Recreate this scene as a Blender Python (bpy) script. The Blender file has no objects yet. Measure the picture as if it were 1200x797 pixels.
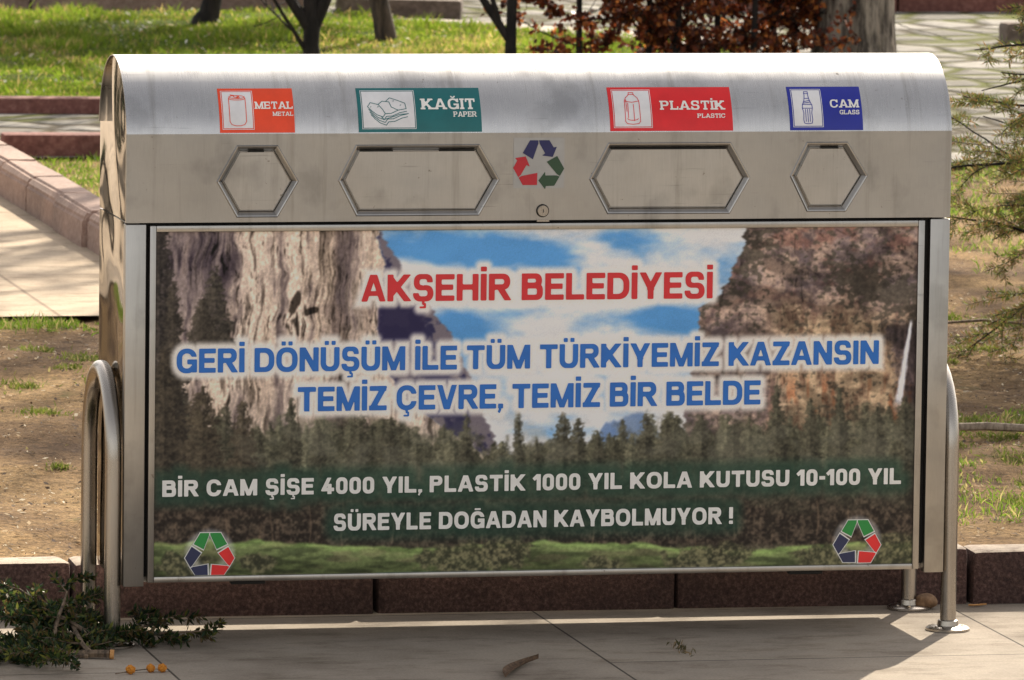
import bpy, bmesh, math, random
import numpy as np
from mathutils import Vector, Matrix
from mathutils.geometry import tessellate_polygon

R_ = math.radians
rng = np.random.default_rng(7)
random.seed(7)
S = bpy.context.scene
COL = S.collection

# ------------------------------------------------------------------ camera, sky, sun, exposure
cam_d = bpy.data.cameras.new("camera")
cam = bpy.data.objects.new("camera", cam_d); COL.objects.link(cam)
cam.location = (-3.7668, -16.6827, 2.5820)
cam.rotation_euler = (1.46219784, -0.01312557, -0.21653421)
cam_d.sensor_width = 36.0
cam_d.lens = 255.0
cam_d.clip_start = 0.5
cam_d.clip_end = 2000
cam_d.dof.use_dof = True
cam_d.dof.focus_distance = 17.15
cam_d.dof.aperture_fstop = 20.0
S.camera = cam

SUN_EL = 39.0
SUN_AZ = math.degrees(math.atan2(.49, .872))
world = bpy.data.worlds.new("World"); S.world = world
world.use_nodes = True
wn = world.node_tree.nodes; wl = world.node_tree.links
bgn = wn.get("Background") or wn.new("ShaderNodeBackground")
sky = wn.new("ShaderNodeTexSky")
sky.sky_type = 'NISHITA'; sky.sun_disc = False
sky.sun_elevation = R_(SUN_EL); sky.sun_rotation = R_(SUN_AZ)
sky.air_density = 1.0; sky.dust_density = 2.2; sky.ozone_density = 1.0
hz = wn.new("ShaderNodeHueSaturation"); hz.inputs["Saturation"].default_value = .30      # a milky, hazy spring sky
wl.new(sky.outputs[0], hz.inputs["Color"])
wt = wn.new("ShaderNodeMix"); wt.data_type = 'RGBA'; wt.blend_type = 'MULTIPLY'; wt.inputs[0].default_value = 1; wt.inputs[7].default_value = (1.06, 1.0, .93, 1)
wl.new(hz.outputs[0], wt.inputs[6]); wl.new(wt.outputs[2], bgn.inputs[0]); bgn.inputs[1].default_value = 0.145
sun_d = bpy.data.lights.new("sun", 'SUN'); sun_d.energy = 5.0; sun_d.angle = R_(.5); sun_d.color = (1.0, .90, .74)
sun = bpy.data.objects.new("sun", sun_d); COL.objects.link(sun)
ce = math.cos(R_(SUN_EL))
to_sun = Vector((math.sin(R_(SUN_AZ))*ce, math.cos(R_(SUN_AZ))*ce, math.sin(R_(SUN_EL))))
sun.rotation_euler = to_sun.to_track_quat('Z', 'Y').to_euler()
S.view_settings.view_transform = 'Standard'
S.view_settings.look = 'None'
S.view_settings.exposure = 0.75
S.view_settings.gamma = 1.0
S.view_settings.use_curve_mapping = False
S.render.engine = 'CYCLES'
S.cycles.max_bounces = 8
S.cycles.use_denoising = True

# ------------------------------------------------------------------ object helpers
def tag(o, label=None, cat=None, group=None, kind=None):
    if label: o["label"] = label
    if cat: o["category"] = cat
    if group: o["group"] = group
    if kind: o["kind"] = kind
    return o

def empty(name, loc=(0, 0, 0), rz=0.0):
    o = bpy.data.objects.new(name, None); COL.objects.link(o)
    o.location = loc; o.rotation_euler = (0, 0, rz); o.empty_display_size = .1
    return o

def link(name, me, mat, parent=None, smooth=False):
    o = bpy.data.objects.new(name, me); COL.objects.link(o)
    if mat: me.materials.append(mat)
    if parent: o.parent = parent
    if smooth:
        me.polygons.foreach_set("use_smooth", np.ones(len(me.polygons), dtype=bool))
    me.update()
    return o

class MB:
    """collects polygons, then links them as one mesh object"""
    def __init__(s): s.v = []; s.f = []
    def add(s, vs, fs):
        n = len(s.v); s.v += [tuple(p) for p in vs]; s.f += [[i+n for i in f] for f in fs]
    def box(s, x0, x1, y0, y1, z0, z1, bev=0.0, seg=2, jit=0.0):
        bm = bmesh.new(); bmesh.ops.create_cube(bm, size=1)
        for v in bm.verts:
            v.co = Vector(((x0+x1)/2+v.co.x*(x1-x0), (y0+y1)/2+v.co.y*(y1-y0), (z0+z1)/2+v.co.z*(z1-z0)))
            if jit: v.co += Vector([random.uniform(-jit, jit) for _ in range(3)])
        if bev: bmesh.ops.bevel(bm, geom=bm.edges[:], offset=bev, segments=seg, affect='EDGES', profile=.5)
        s.bm(bm)
    def bm(s, bm):
        bm.verts.index_update(); s.add([v.co[:] for v in bm.verts], [[v.index for v in f.verts] for f in bm.faces]); bm.free()
    def tube(s, pts, rad, n=8, cap=True, rough=0.0):
        pts = [Vector(p) for p in pts]
        if not hasattr(rad, '__len__'): rad = [rad]*len(pts)
        vs = []; fs = []
        t = (pts[1]-pts[0]).normalized()
        a = t.orthogonal().normalized()
        for i, p in enumerate(pts):
            if 0 < i < len(pts)-1: t2 = (pts[i+1]-pts[i-1]).normalized()
            elif i == 0: t2 = (pts[1]-pts[0]).normalized()
            else: t2 = (pts[-1]-pts[-2]).normalized()
            a = (a - t2*a.dot(t2)).normalized(); b = t2.cross(a)
            for k in range(n):
                w = 2*math.pi*k/n
                r = rad[i]*(1+(random.uniform(-rough, rough) if rough else 0))
                vs.append(p+(a*math.cos(w)+b*math.sin(w))*r)
        for i in range(len(pts)-1):
            for k in range(n):
                k2 = (k+1) % n
                fs.append([i*n+k, i*n+k2, (i+1)*n+k2, (i+1)*n+k])
        if cap:
            fs.append(list(range(n))[::-1]); fs.append([(len(pts)-1)*n+k for k in range(n)])
        s.add(vs, fs)
    def lathe(s, prof, c, n=24):
        vs = []; fs = []
        for r, z in prof:
            for k in range(n):
                w = 2*math.pi*k/n; vs.append((c[0]+r*math.cos(w), c[1]+r*math.sin(w), c[2]+z))
        for i in range(len(prof)-1):
            for k in range(n):
                k2 = (k+1) % n; fs.append([i*n+k, i*n+k2, (i+1)*n+k2, (i+1)*n+k])
        fs.append(list(range(n))[::-1]); fs.append([(len(prof)-1)*n+k for k in range(n)])
        s.add(vs, fs)
    def build(s, name, mat, parent=None, smooth=False):
        me = bpy.data.meshes.new(name); me.from_pydata(s.v, [], s.f)
        o = link(name, me, mat, parent, False)
        if smooth:
            me.polygons.foreach_set("use_smooth", np.ones(len(me.polygons), dtype=bool))
            try: me.set_sharp_from_angle(angle=R_(40))
            except Exception: pass
        return o

def np_quads(name, V, F, mat, parent=None, col=None, smooth=False):
    me = bpy.data.meshes.new(name)
    V = np.ascontiguousarray(V, dtype=np.float32); F = np.ascontiguousarray(F, dtype=np.int32)
    me.vertices.add(len(V)); me.vertices.foreach_set("co", V.ravel())
    k = F.shape[1]
    me.loops.add(F.size); me.loops.foreach_set("vertex_index", F.ravel())
    me.polygons.add(len(F)); me.polygons.foreach_set("loop_start", np.arange(0, F.size, k, dtype=np.int32))
    if col is not None:
        a = me.color_attributes.new("Col", 'FLOAT_COLOR', 'POINT')
        c = np.ones((len(V), 4), dtype=np.float32); c[:, :3] = col
        a.data.foreach_set("color", c.ravel())
    me.update(calc_edges=True); me.validate()
    return link(name, me, mat, parent, smooth)

# ------------------------------------------------------------------ noise in numpy
def vnoise(x, y, seed=0):
    xi = np.floor(x).astype(np.int64); yi = np.floor(y).astype(np.int64)
    fx = x-xi; fy = y-yi
    fx = fx*fx*(3-2*fx); fy = fy*fy*(3-2*fy)
    def h(a, b):
        n = (a*374761393 + b*668265263 + seed*1442695041) & 0xffffffff
        n = ((n ^ (n >> 13))*1274126177) & 0xffffffff
        n = n ^ (n >> 16)
        return (n & 0xffff)/65535.0
    return (h(xi, yi)*(1-fx)+h(xi+1, yi)*fx)*(1-fy)+(h(xi, yi+1)*(1-fx)+h(xi+1, yi+1)*fx)*fy
def fbm(x, y, seed=0, o=4):
    r = np.zeros_like(x, dtype=float); a = .5; s = 0
    for i in range(o):
        r += a*vnoise(x*2**i+i*17.3, y*2**i-i*9.1, seed+i*11); s += a; a *= .55
    return r/s
def sstep(a, b, x):
    t = np.clip((x-a)/(b-a), 0, 1); return t*t*(3-2*t)
def s2l(c):
    c = np.asarray(c, dtype=float)/255.0
    return np.where(c <= .04045, c/12.92, ((c+.055)/1.055)**2.4)

# ------------------------------------------------------------------ materials
def mat(name):
    m = bpy.data.materials.new(name); m.use_nodes = True
    nt = m.node_tree; p = nt.nodes["Principled BSDF"]
    return m, nt, p
def N(nt, t, **kw):
    n = nt.nodes.new(t)
    for k, v in kw.items():
        if k.startswith('i_'): n.inputs[k[2:].replace('_', ' ')].default_value = v
        else: setattr(n, k, v)
    return n
def ramp(nt, src, stops):
    r = nt.nodes.new("ShaderNodeValToRGB"); nt.links.new(src, r.inputs[0])
    e = r.color_ramp.elements
    while len(e) < len(stops): e.new(.5)
    for k, (p, c) in enumerate(stops):
        e[k].position = p; e[k].color = (*c, 1) if len(c) == 3 else c
    return r.outputs[0]
def noise(nt, scale, detail=5, rough=.6, vec=None, stretch=None):
    tc = nt.nodes.new("ShaderNodeTexCoord"); src = tc.outputs["Object"]
    if stretch:
        mp = nt.nodes.new("ShaderNodeMapping"); mp.inputs["Scale"].default_value = stretch
        nt.links.new(src, mp.inputs[0]); src = mp.outputs[0]
    n = nt.nodes.new("ShaderNodeTexNoise"); n.inputs["Scale"].default_value = scale
    n.inputs["Detail"].default_value = detail; n.inputs["Roughness"].default_value = rough
    nt.links.new(src, n.inputs["Vector"])
    return n.outputs["Fac"]
def bump(nt, p, h, strength, dist, normal=None):
    b = nt.nodes.new("ShaderNodeBump"); b.inputs["Strength"].default_value = strength; b.inputs["Distance"].default_value = dist
    nt.links.new(h, b.inputs["Height"])
    if normal: nt.links.new(normal, b.inputs["Normal"])
    nt.links.new(b.outputs[0], p.inputs["Normal"])
    return b.outputs[0]
def mixc(nt, fac, a, b, mode='MIX'):
    m = nt.nodes.new("ShaderNodeMix"); m.data_type = 'RGBA'; m.blend_type = mode
    for s, v in ((0, fac), (6, a), (7, b)):
        if hasattr(v, 'links') or hasattr(v, 'is_linked'): nt.links.new(v, m.inputs[s])
        else: m.inputs[s].default_value = v if s == 0 else (*v, 1)
    return m.outputs[2]
def mathn(nt, op, a, b=None, c=None):
    n = nt.nodes.new("ShaderNodeMath"); n.operation = op
    for i, v in enumerate((a, b, c)):
        if v is None: continue
        if hasattr(v, 'is_linked'): nt.links.new(v, n.inputs[i])
        else: n.inputs[i].default_value = v
    return n.outputs[0]

def speckled(name, c0, c1, c2, scale=60, rough=.85, bstr=.5, bdist=.004, big=2.5, c3=None):
    m, nt, p = mat(name)
    a = ramp(nt, noise(nt, scale, 4, .7), [(.3, c0), (.5, c1), (.72, c2)])
    b = ramp(nt, noise(nt, big, 5, .6), [(.3, (.62, .62, .62)), (.7, (1.25, 1.22, 1.18))])
    c = mixc(nt, 1.0, a, b, 'MULTIPLY')
    if c3:
        c = mixc(nt, ramp(nt, noise(nt, big*2.3, 6, .7), [(.52, (0, 0, 0)), (.66, (1, 1, 1))]), c, c3)
    nt.links.new(c, p.inputs["Base Color"]); p.inputs["Roughness"].default_value = rough
    bump(nt, p, noise(nt, scale*1.2, 6, .7), bstr, bdist)
    return m

# brushed, slightly dirty stainless steel
def steel(name, base=(.60, .575, .54), r0=.20, r1=.34, brush=(1, 1, 1), dirt=True, wav=.0, smudge=True):
    m, nt, p = mat(name)
    p.inputs["Metallic"].default_value = 1.0
    n1 = noise(nt, 5.5, 6, .62)
    n2 = noise(nt, 90, 3, .6, stretch=brush)
    rg = ramp(nt, mathn(nt, 'ADD', mathn(nt, 'MULTIPLY', n1, .7), mathn(nt, 'MULTIPLY', n2, .3)), [(.3, (r0,)*3), (.75, (r1,)*3)])
    nt.links.new(rg, p.inputs["Roughness"])
    col = ramp(nt, n2, [(.2, tuple(c*.93 for c in base)), (.8, tuple(min(1, c*1.05) for c in base))])
    if smudge:
        sm = ramp(nt, noise(nt, 8.5, 4, .55, stretch=(1, 1, .8)), [(.54, (0, 0, 0)), (.66, (.42, .42, .42))])
        col = mixc(nt, sm, col, tuple(c*.55 for c in base))
        drip = ramp(nt, noise(nt, 1.0, 5, .65, stretch=(26, 2, 1.3)), [(.55, (1, 1, 1)), (.72, (.78, .77, .75))])
        col = mixc(nt, 1, col, drip, 'MULTIPLY')
        scr = ramp(nt, noise(nt, 1.0, 3, .6, stretch=(5, 40, 120)), [(.66, (1, 1, 1)), (.72, (.80, .80, .80))])
        col = mixc(nt, 1, col, scr, 'MULTIPLY')
        spot = ramp(nt, noise(nt, 55, 3, .6), [(.70, (1, 1, 1)), (.76, (.50, .47, .43))])
        col = mixc(nt, 1, col, spot, 'MULTIPLY')
        wipe = ramp(nt, noise(nt, 3.2, 5, .6, stretch=(1, 1, 1.6)), [(.35, (.90, .90, .90)), (.65, (1.06, 1.05, 1.03))])
        col = mixc(nt, 1, col, wipe, 'MULTIPLY')
    nt.links.new(col, p.inputs["Base Color"])
    nb = noise(nt, 160, 2, .5, stretch=brush)
    if wav:
        b1 = nt.nodes.new("ShaderNodeBump"); b1.inputs["Strength"].default_value = 1.0; b1.inputs["Distance"].default_value = wav
        nt.links.new(noise(nt, 3.2, 1, .4), b1.inputs["Height"])
        nt.links.new(b1.outputs[0], p.inputs['Normal'])
    else:
        pass
    return m

M = {}
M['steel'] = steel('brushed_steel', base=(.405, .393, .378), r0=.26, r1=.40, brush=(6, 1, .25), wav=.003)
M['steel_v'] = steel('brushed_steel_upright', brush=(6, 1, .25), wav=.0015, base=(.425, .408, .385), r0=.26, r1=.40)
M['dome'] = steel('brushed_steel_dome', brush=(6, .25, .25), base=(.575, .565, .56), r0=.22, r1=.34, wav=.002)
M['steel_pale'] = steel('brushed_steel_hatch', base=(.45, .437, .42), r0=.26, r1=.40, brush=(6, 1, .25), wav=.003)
M['mirror'] = steel('polished_steel', base=(.30, .272, .242), r0=.03, r1=.10, brush=(1, 1, 1), wav=.05, smudge=False)
M['tube'] = steel('polished_tube', base=(.40, .365, .325), r0=.20, r1=.36, brush=(6, 6, .3), smudge=False)
def plain(name, c, rough=.5, metal=0.0, spec=.5):
    m, nt, p = mat(name)
    col = ramp(nt, noise(nt, 18, 4, .6), [(.3, tuple(x*.9 for x in c)), (.7, tuple(min(1, x*1.08) for x in c))])
    nt.links.new(col, p.inputs["Base Color"])
    p.inputs["Roughness"].default_value = rough; p.inputs["Metallic"].default_value = metal
    p.inputs["Specular IOR Level"].default_value = spec
    return m
M['dark'] = plain('dark_gap', (.012, .011, .010), .8)
M['stk_orange'] = plain('orange_vinyl', (.80, .062, .012), .42)
M['stk_teal'] = plain('teal_vinyl', (.004, .13, .14), .42)
M['stk_red'] = plain('red_vinyl', (.70, .012, .016), .42)
M['stk_blue'] = plain('blue_vinyl', (.010, .020, .30), .42)
M['stk_white'] = plain('white_vinyl', (.72, .72, .74), .42)
M['ink_red'] = plain('red_print', (.66, .022, .030), .4)
M['ink_blue'] = plain('blue_print', (.012, .15, .55), .4)
M['ink_white'] = plain('white_print', (.80, .79, .76), .4)
M['ink_green'] = plain('green_print', (.02, .27, .05), .4)
M['ink_bright_red'] = plain('bright_red_print', (.80, .025, .025), .4)
M['ink_navy'] = plain('navy_print', (.022, .028, .085), .4)
M['dec_navy'] = plain('navy_vinyl', (.012, .014, .09), .45)
M['dec_green'] = plain('dark_green_vinyl', (.022, .06, .028), .45)
M['dec_red'] = plain('crimson_vinyl', (.46, .012, .025), .45)
M['dec_grey'] = plain('clear_sticker', (.37, .365, .355), .4, .0)

def leafmat(name, trans=.4, rough=.55):
    m, nt, p = mat(name)
    at = N(nt, "ShaderNodeAttribute", attribute_name="Col")
    nt.links.new(at.outputs["Color"], p.inputs["Base Color"]); p.inputs["Roughness"].default_value = rough
    p.inputs["Specular IOR Level"].default_value = .3
    t = nt.nodes.new("ShaderNodeBsdfTranslucent"); nt.links.new(at.outputs["Color"], t.inputs[0])
    mx = nt.nodes.new("ShaderNodeMixShader"); mx.inputs[0].default_value = trans
    out = nt.nodes["Material Output"]
    nt.links.new(p.outputs[0], mx.inputs[1]); nt.links.new(t.outputs[0], mx.inputs[2]); nt.links.new(mx.outputs[0], out.inputs[0])
    return m
M['grass'] = leafmat('grass_blade', .5)
M['leaf'] = leafmat('leaf', .45, .35)
M['needle'] = leafmat('needle', .45, .45)
M['litter'] = leafmat('dry_litter', .2, .8)

def bark(name, c0, c1, scale=22, bstr=1.0, bd=.012):
    m, nt, p = mat(name)
    h = noise(nt, scale, 6, .7, stretch=(1, 1, .22))
    c = ramp(nt, h, [(.40, c0), (.58, c1)])
    nt.links.new(c, p.inputs["Base Color"]); p.inputs["Roughness"].default_value = .9
    bump(nt, p, h, bstr, bd)
    return m
M['bark_dark'] = bark('dark_bark', (.007, .005, .0045), (.026, .019, .016))
M['bark_brown'] = bark('brown_bark', (.03, .021, .017), (.12, .085, .065))
M['bark_grey'] = bark('grey_furrowed_bark', (.07, .055, .045), (.36, .30, .245), 26, 1.0, .03)
M['twig'] = bark('twig_bark', (.06, .042, .028), (.20, .14, .09), 60, .5, .002)
M['pale_twig'] = bark('pale_stick', (.16, .12, .085), (.36, .29, .22), 60, .5, .002)
M['cut_wood'] = speckled('cut_wood', (.45, .2, .06), (.60, .30, .10), (.72, .45, .2), 200, .8, .2, .001)

M['kerb'] = speckled('red_kerb_stone', (.028, .014, .0125), (.082, .043, .037), (.19, .112, .096), 110, .9, .9, .006, 3.0)
def dusty_top(m, dust):
    nt = m.node_tree; p = nt.nodes["Principled BSDF"]; src = p.inputs["Base Color"].links[0].from_socket
    g = nt.nodes.new("ShaderNodeNewGeometry"); sp = nt.nodes.new("ShaderNodeSeparateXYZ"); nt.links.new(g.outputs["True Normal"], sp.inputs[0])
    f = mathn(nt, 'MULTIPLY', ramp(nt, sp.outputs[2], [(.6, (0, 0, 0)), (.9, (1, 1, 1))]), ramp(nt, noise(nt, 20, 5, .7), [(.3, (.35,)*3), (.55, (.95,)*3)]))
    nt.links.new(mixc(nt, f, src, dust), p.inputs["Base Color"])
dusty_top(M['kerb'], (.46, .38, .30))
M['kerb_top'] = speckled('dusty_kerb_top', (.30, .25, .21), (.42, .36, .31), (.55, .48, .42), 60, .9, .6, .004, 3.0)
M['path_kerb'] = speckled('pink_kerb_stone', (.23, .15, .122), (.32, .22, .182), (.43, .32, .27), 45, .9, .5, .004, 2.0)
M['far_kerb'] = speckled('dark_red_kerb', (.13, .050, .042), (.21, .085, .07), (.32, .16, .13), 40, .9, .5, .004, 2.0)
M['grey_kerb'] = speckled('grey_brown_kerb', (.10, .075, .06), (.17, .13, .105), (.26, .20, .17), 30, .9, .5, .006, 2.0)

# soil with trodden, dusty patches
def soil_mat():
    m, nt, p = mat('soil')
    a = ramp(nt, noise(nt, 1.6, 7, .62), [(.34, (.095, .058, .034)), (.45, (.18, .115, .063)), (.57, (.285, .188, .095)), (.74, (.38, .258, .130))])
    b = ramp(nt, noise(nt, 38, 6, .75), [(.34, (.34, .32, .29)), (.48, (.92, .92, .92)), (.72, (1.3, 1.27, 1.2))])
    c = mixc(nt, 1, a, b, 'MULTIPLY'); c = mixc(nt, 1, c, ramp(nt, noise(nt, 115, 4, .8), [(.36, (.42, .40, .38)), (.5, (1, 1, 1)), (.66, (1.35, 1.3, 1.2))]), 'MULTIPLY')
    g = ramp(nt, noise(nt, 3.1, 6, .7), [(.60, (0, 0, 0)), (.70, (.6, .6, .6))])
    c = mixc(nt, g, c, (.11, .12, .04))
    nt.links.new(c, p.inputs["Base Color"]); p.inputs["Roughness"].default_value = .95
    p.inputs["Specular IOR Level"].default_value = .1
    b1 = nt.nodes.new("ShaderNodeBump"); b1.inputs["Strength"].default_value = .9; b1.inputs["Distance"].default_value = .03
    nt.links.new(noise(nt, 9, 7, .65), b1.inputs["Height"])
    bump(nt, p, noise(nt, 70, 5, .75), .8, .008, b1.outputs[0])
    return m
M['soil'] = soil_mat()
def turf_mat():
    m, nt, p = mat('turf')
    a = ramp(nt, noise(nt, 2.2, 6, .65), [(.3, (.05, .075, .015)), (.55, (.11, .14, .03)), (.75, (.24, .21, .09))])
    nt.links.new(a, p.inputs["Base Color"]); p.inputs["Roughness"].default_value = 1
    p.inputs["Specular IOR Level"].default_value = .05
    bump(nt, p, noise(nt, 40, 5, .7), 1, .03)
    return m
M['turf'] = turf_mat()
def paving(name, c, sx, sy, off, mortar=(.07, .06, .05), gap=.006, rot=0.0, shift=(0, 0), var=.12, c3=None, bs=.25):
    m, nt, p = mat(name)
    tc = nt.nodes.new("ShaderNodeTexCoord"); mp = nt.nodes.new("ShaderNodeMapping")
    mp.inputs["Location"].default_value = (shift[0], shift[1], 0); mp.inputs["Rotation"].default_value = (0, 0, rot)
    nt.links.new(tc.outputs["Object"], mp.inputs[0])
    br = nt.nodes.new("ShaderNodeTexBrick"); nt.links.new(mp.outputs[0], br.inputs["Vector"])
    br.offset = off; br.squash = 1
    br.inputs["Scale"].default_value = 1; br.inputs["Brick Width"].default_value = sx; br.inputs["Row Height"].default_value = sy
    br.inputs["Mortar Size"].default_value = gap; br.inputs["Mortar Smooth"].default_value = .3
    br.inputs["Color1"].default_value = (*[x*(1-var) for x in c], 1); br.inputs["Color2"].default_value = (*[x*(1+var) for x in c], 1)
    br.inputs["Mortar"].default_value = (*mortar, 1)
    v = ramp(nt, noise(nt, 2.0, 7, .65), [(.28, (.60, .58, .56)), (.5, (.96, .96, .96)), (.74, (1.20, 1.19, 1.16))])
    f = ramp(nt, noise(nt, 150, 3, .7), [(.3, (.84, .83, .82)), (.7, (1.12, 1.12, 1.12))])
    st = ramp(nt, noise(nt, 7.5, 6, .75, stretch=(.6, 1.5, 1)), [(.50, (1, 1, 1)), (.72, (.56, .52, .48))])
    cc = mixc(nt, 1, mixc(nt, 1, mixc(nt, 1, br.outputs["Color"], v, 'MULTIPLY'), f, 'MULTIPLY'), st, 'MULTIPLY')
    nt.links.new(cc, p.inputs["Base Color"]); p.inputs["Roughness"].default_value = .85
    p.inputs["Specular IOR Level"].default_value = .12
    h = mathn(nt, 'SUBTRACT', noise(nt, 120, 4, .7), mathn(nt, 'MULTIPLY', br.outputs["Fac"], 2.5))
    bump(nt, p, h, bs, .005)
    return m
M['pavement'] = paving('pavement_slabs', (.355, .305, .25), 1.60, 1.04, .5, rot=R_(90), shift=(.43, -.09), gap=.0035, mortar=(.085, .072, .06))
M['path'] = paving('sandstone_slabs', (.46, .37, .275), 1.26, 1.5, .0, shift=(.20, .10), gap=.008, mortar=(.30, .23, .17), var=.06)
def cobble_mat():
    m, nt, p = mat('cobblestones')
    tc = nt.nodes.new("ShaderNodeTexCoord"); mp = nt.nodes.new("ShaderNodeMapping"); mp.inputs["Scale"].default_value = (1, .8, 1)
    nt.links.new(tc.outputs["Object"], mp.inputs[0])
    nz = nt.nodes.new("ShaderNodeTexNoise"); nz.inputs["Scale"].default_value = 3; nt.links.new(mp.outputs[0], nz.inputs["Vector"])
    ad = nt.nodes.new("ShaderNodeMixRGB"); ad.inputs[0].default_value = .08
    nt.links.new(mp.outputs[0], ad.inputs[1]); nt.links.new(nz.outputs["Color"], ad.inputs[2])
    ve = nt.nodes.new("ShaderNodeTexVoronoi"); ve.feature = 'DISTANCE_TO_EDGE'; ve.inputs["Scale"].default_value = 3.4
    vc = nt.nodes.new("ShaderNodeTexVoronoi"); vc.inputs["Scale"].default_value = 3.4
    for v in (ve, vc): nt.links.new(ad.outputs[0], v.inputs["Vector"])
    hs = nt.nodes.new("ShaderNodeSeparateColor"); nt.links.new(vc.outputs["Color"], hs.inputs[0])
    stone = ramp(nt, hs.outputs[0], [(0, (.17, .16, .14)), (.5, (.26, .245, .22)), (1, (.35, .33, .30))])
    stone = mixc(nt, 1, stone, ramp(nt, noise(nt, 14, 5, .7), [(.3, (.7, .7, .7)), (.7, (1.15, 1.15, 1.15))]), 'MULTIPLY')
    moss = ramp(nt, noise(nt, 1.3, 4, .6), [(.42, (.10, .085, .065)), (.6, (.11, .12, .03))])
    c = mixc(nt, ramp(nt, ve.outputs["Distance"], [(.04, (1, 1, 1)), (.15, (0, 0, 0))]), stone, moss)
    nt.links.new(c, p.inputs["Base Color"]); p.inputs["Roughness"].default_value = .9; p.inputs["Specular IOR Level"].default_value = .06
    h = mathn(nt, 'ADD', ramp(nt, ve.outputs["Distance"], [(0, (0, 0, 0)), (.22, (1, 1, 1))]), mathn(nt, 'MULTIPLY', noise(nt, 20, 5, .7), .3))
    bump(nt, p, h, 1.0, .05)
    return m
M['cobble'] = cobble_mat()

# ------------------------------------------------------------------ ground sheets
def sheet(name, pts, z, m, label=None):
    mb = MB(); mb.add([(x, y, z) for x, y in pts], [list(range(len(pts)))])
    return tag(mb.build(name, m), kind='structure')
KY = .452                                   # front face of the roadside kerb
sheet('ground', [(-400, -400), (400, -400), (400, 400), (-400, 400)], -.02, M['soil'])
sheet('pavement', [(-60, -6.5), (60, -6.5), (60, .6), (-60, .6)], 0.0, M['pavement'])
M['road'] = speckled('worn_road', (.13, .118, .105), (.17, .155, .138), (.23, .21, .19), 120, .85, .5, .004, .4)
sheet('road', [(-80, -60), (80, -60), (80, -6.5), (-80, -6.5)], -.010, M['road'])

def soil_grid():
    x = np.linspace(-9, 14, 330); y = np.linspace(KY+.10, 12.05, 170)
    X, Y = np.meshgrid(x, y)
    amp = np.clip((Y-KY-.10)/.6, 0, 1)*np.clip((12.0-Y)/.6, .2, 1)
    Z = .122+amp*((fbm(X*.9, Y*.9, 3)-.5)*.055+(fbm(X*4.5, Y*4.5, 5, 5)-.5)*.045)
    inpath = sstep(.05, -.15, X-.30)*sstep(5.75, 6.2, Y)       # kept under the slab path
    Z = np.where(inpath > 0, np.minimum(Z, .122-.006*inpath), Z)
    return X, Y, Z
gx, gy, gz = soil_grid()
def soil_z(px, py):
    fx = np.clip((px+9)/23*329, 0, 328.99); fy = np.clip((py-KY-.10)/(12.05-KY-.10)*169, 0, 168.99)
    j = fx.astype(int); i = fy.astype(int); u = fx-j; v = fy-i
    return (gz[i, j]*(1-u)+gz[i, j+1]*u)*(1-v)+(gz[i+1, j]*(1-u)+gz[i+1, j+1]*u)*v
def grid_faces(nr, nc):
    i = np.arange(nr*nc).reshape(nr, nc)
    return np.stack([i[:-1, :-1].ravel(), i[:-1, 1:].ravel(), i[1:, 1:].ravel(), i[1:, :-1].ravel()], 1)
tag(np_quads('soil', np.stack([gx.ravel(), gy.ravel(), gz.ravel()], 1), grid_faces(*gx.shape), M['soil'], smooth=True), kind='structure')

sheet('path', [(-60, 6.1), (.245, 6.1), (.245, 25), (-60, 25)], .131, M['path'])
sheet('cobble_path', [(.40, 12.0), (30, 12.0), (30, 60), (.40, 60)], .136, M['cobble'])
sheet('cobble_path', [(3.0, 11.45), (14, 10.9), (14, 12.02), (3.0, 12.02)], .140, M['cobble'])
lawn_pts = [(.42, 14.40), (4.9, 13.9), (5.25, 15.6), (4.7, 18.4), (3.75, 19.75), (3.4, 20.55), (.42, 20.75)]
sheet('lawn', lawn_pts, .165, M['turf'])
sheet('edging', [(3.45, 20.1), (3.75, 19.80), (4.7, 18.45), (5.2, 18.7), (4.15, 20.0), (3.55, 20.62)], .150, M['kerb_top'])

def kerb_run(name, p0, p1, h0, h1, w, stone, m, bev=.012, jit=.004, top_mat=None):
    """stones laid end to end from p0 to p1; the front is on the right-hand side seen along the run"""
    mb = MB()
    a = Vector((*p0, 0)); b = Vector((*p1, 0)); L = (b-a).length; d = (b-a)/L; n = Vector((-d.y, d.x, 0))
    k = max(1, round(L/stone)); s = L/k
    for i in range(k):
        bm = bmesh.new(); bmesh.ops.create_cube(bm, size=1)
        for v in bm.verts:
            u = (i+.5)*s+v.co.x*(s-.008); q = (v.co.y+.5)*w
            v.co = a+d*u+n*q+Vector((0, 0, h0+(h1-h0)*(v.co.z+.5)))+Vector([random.uniform(-jit, jit) for _ in range(3)])
        bmesh.ops.bevel(bm, geom=bm.edges[:], offset=bev, segments=2, affect='EDGES', profile=.6)
        mb.bm(bm)
    return tag(mb.build(name, m, smooth=True), kind='structure')
kerb_run('kerb', (-8.55, KY+.17), (9.45, KY-.19+.02), -.04, .134, .14, .75, M['kerb'], .016, .007)

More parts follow.
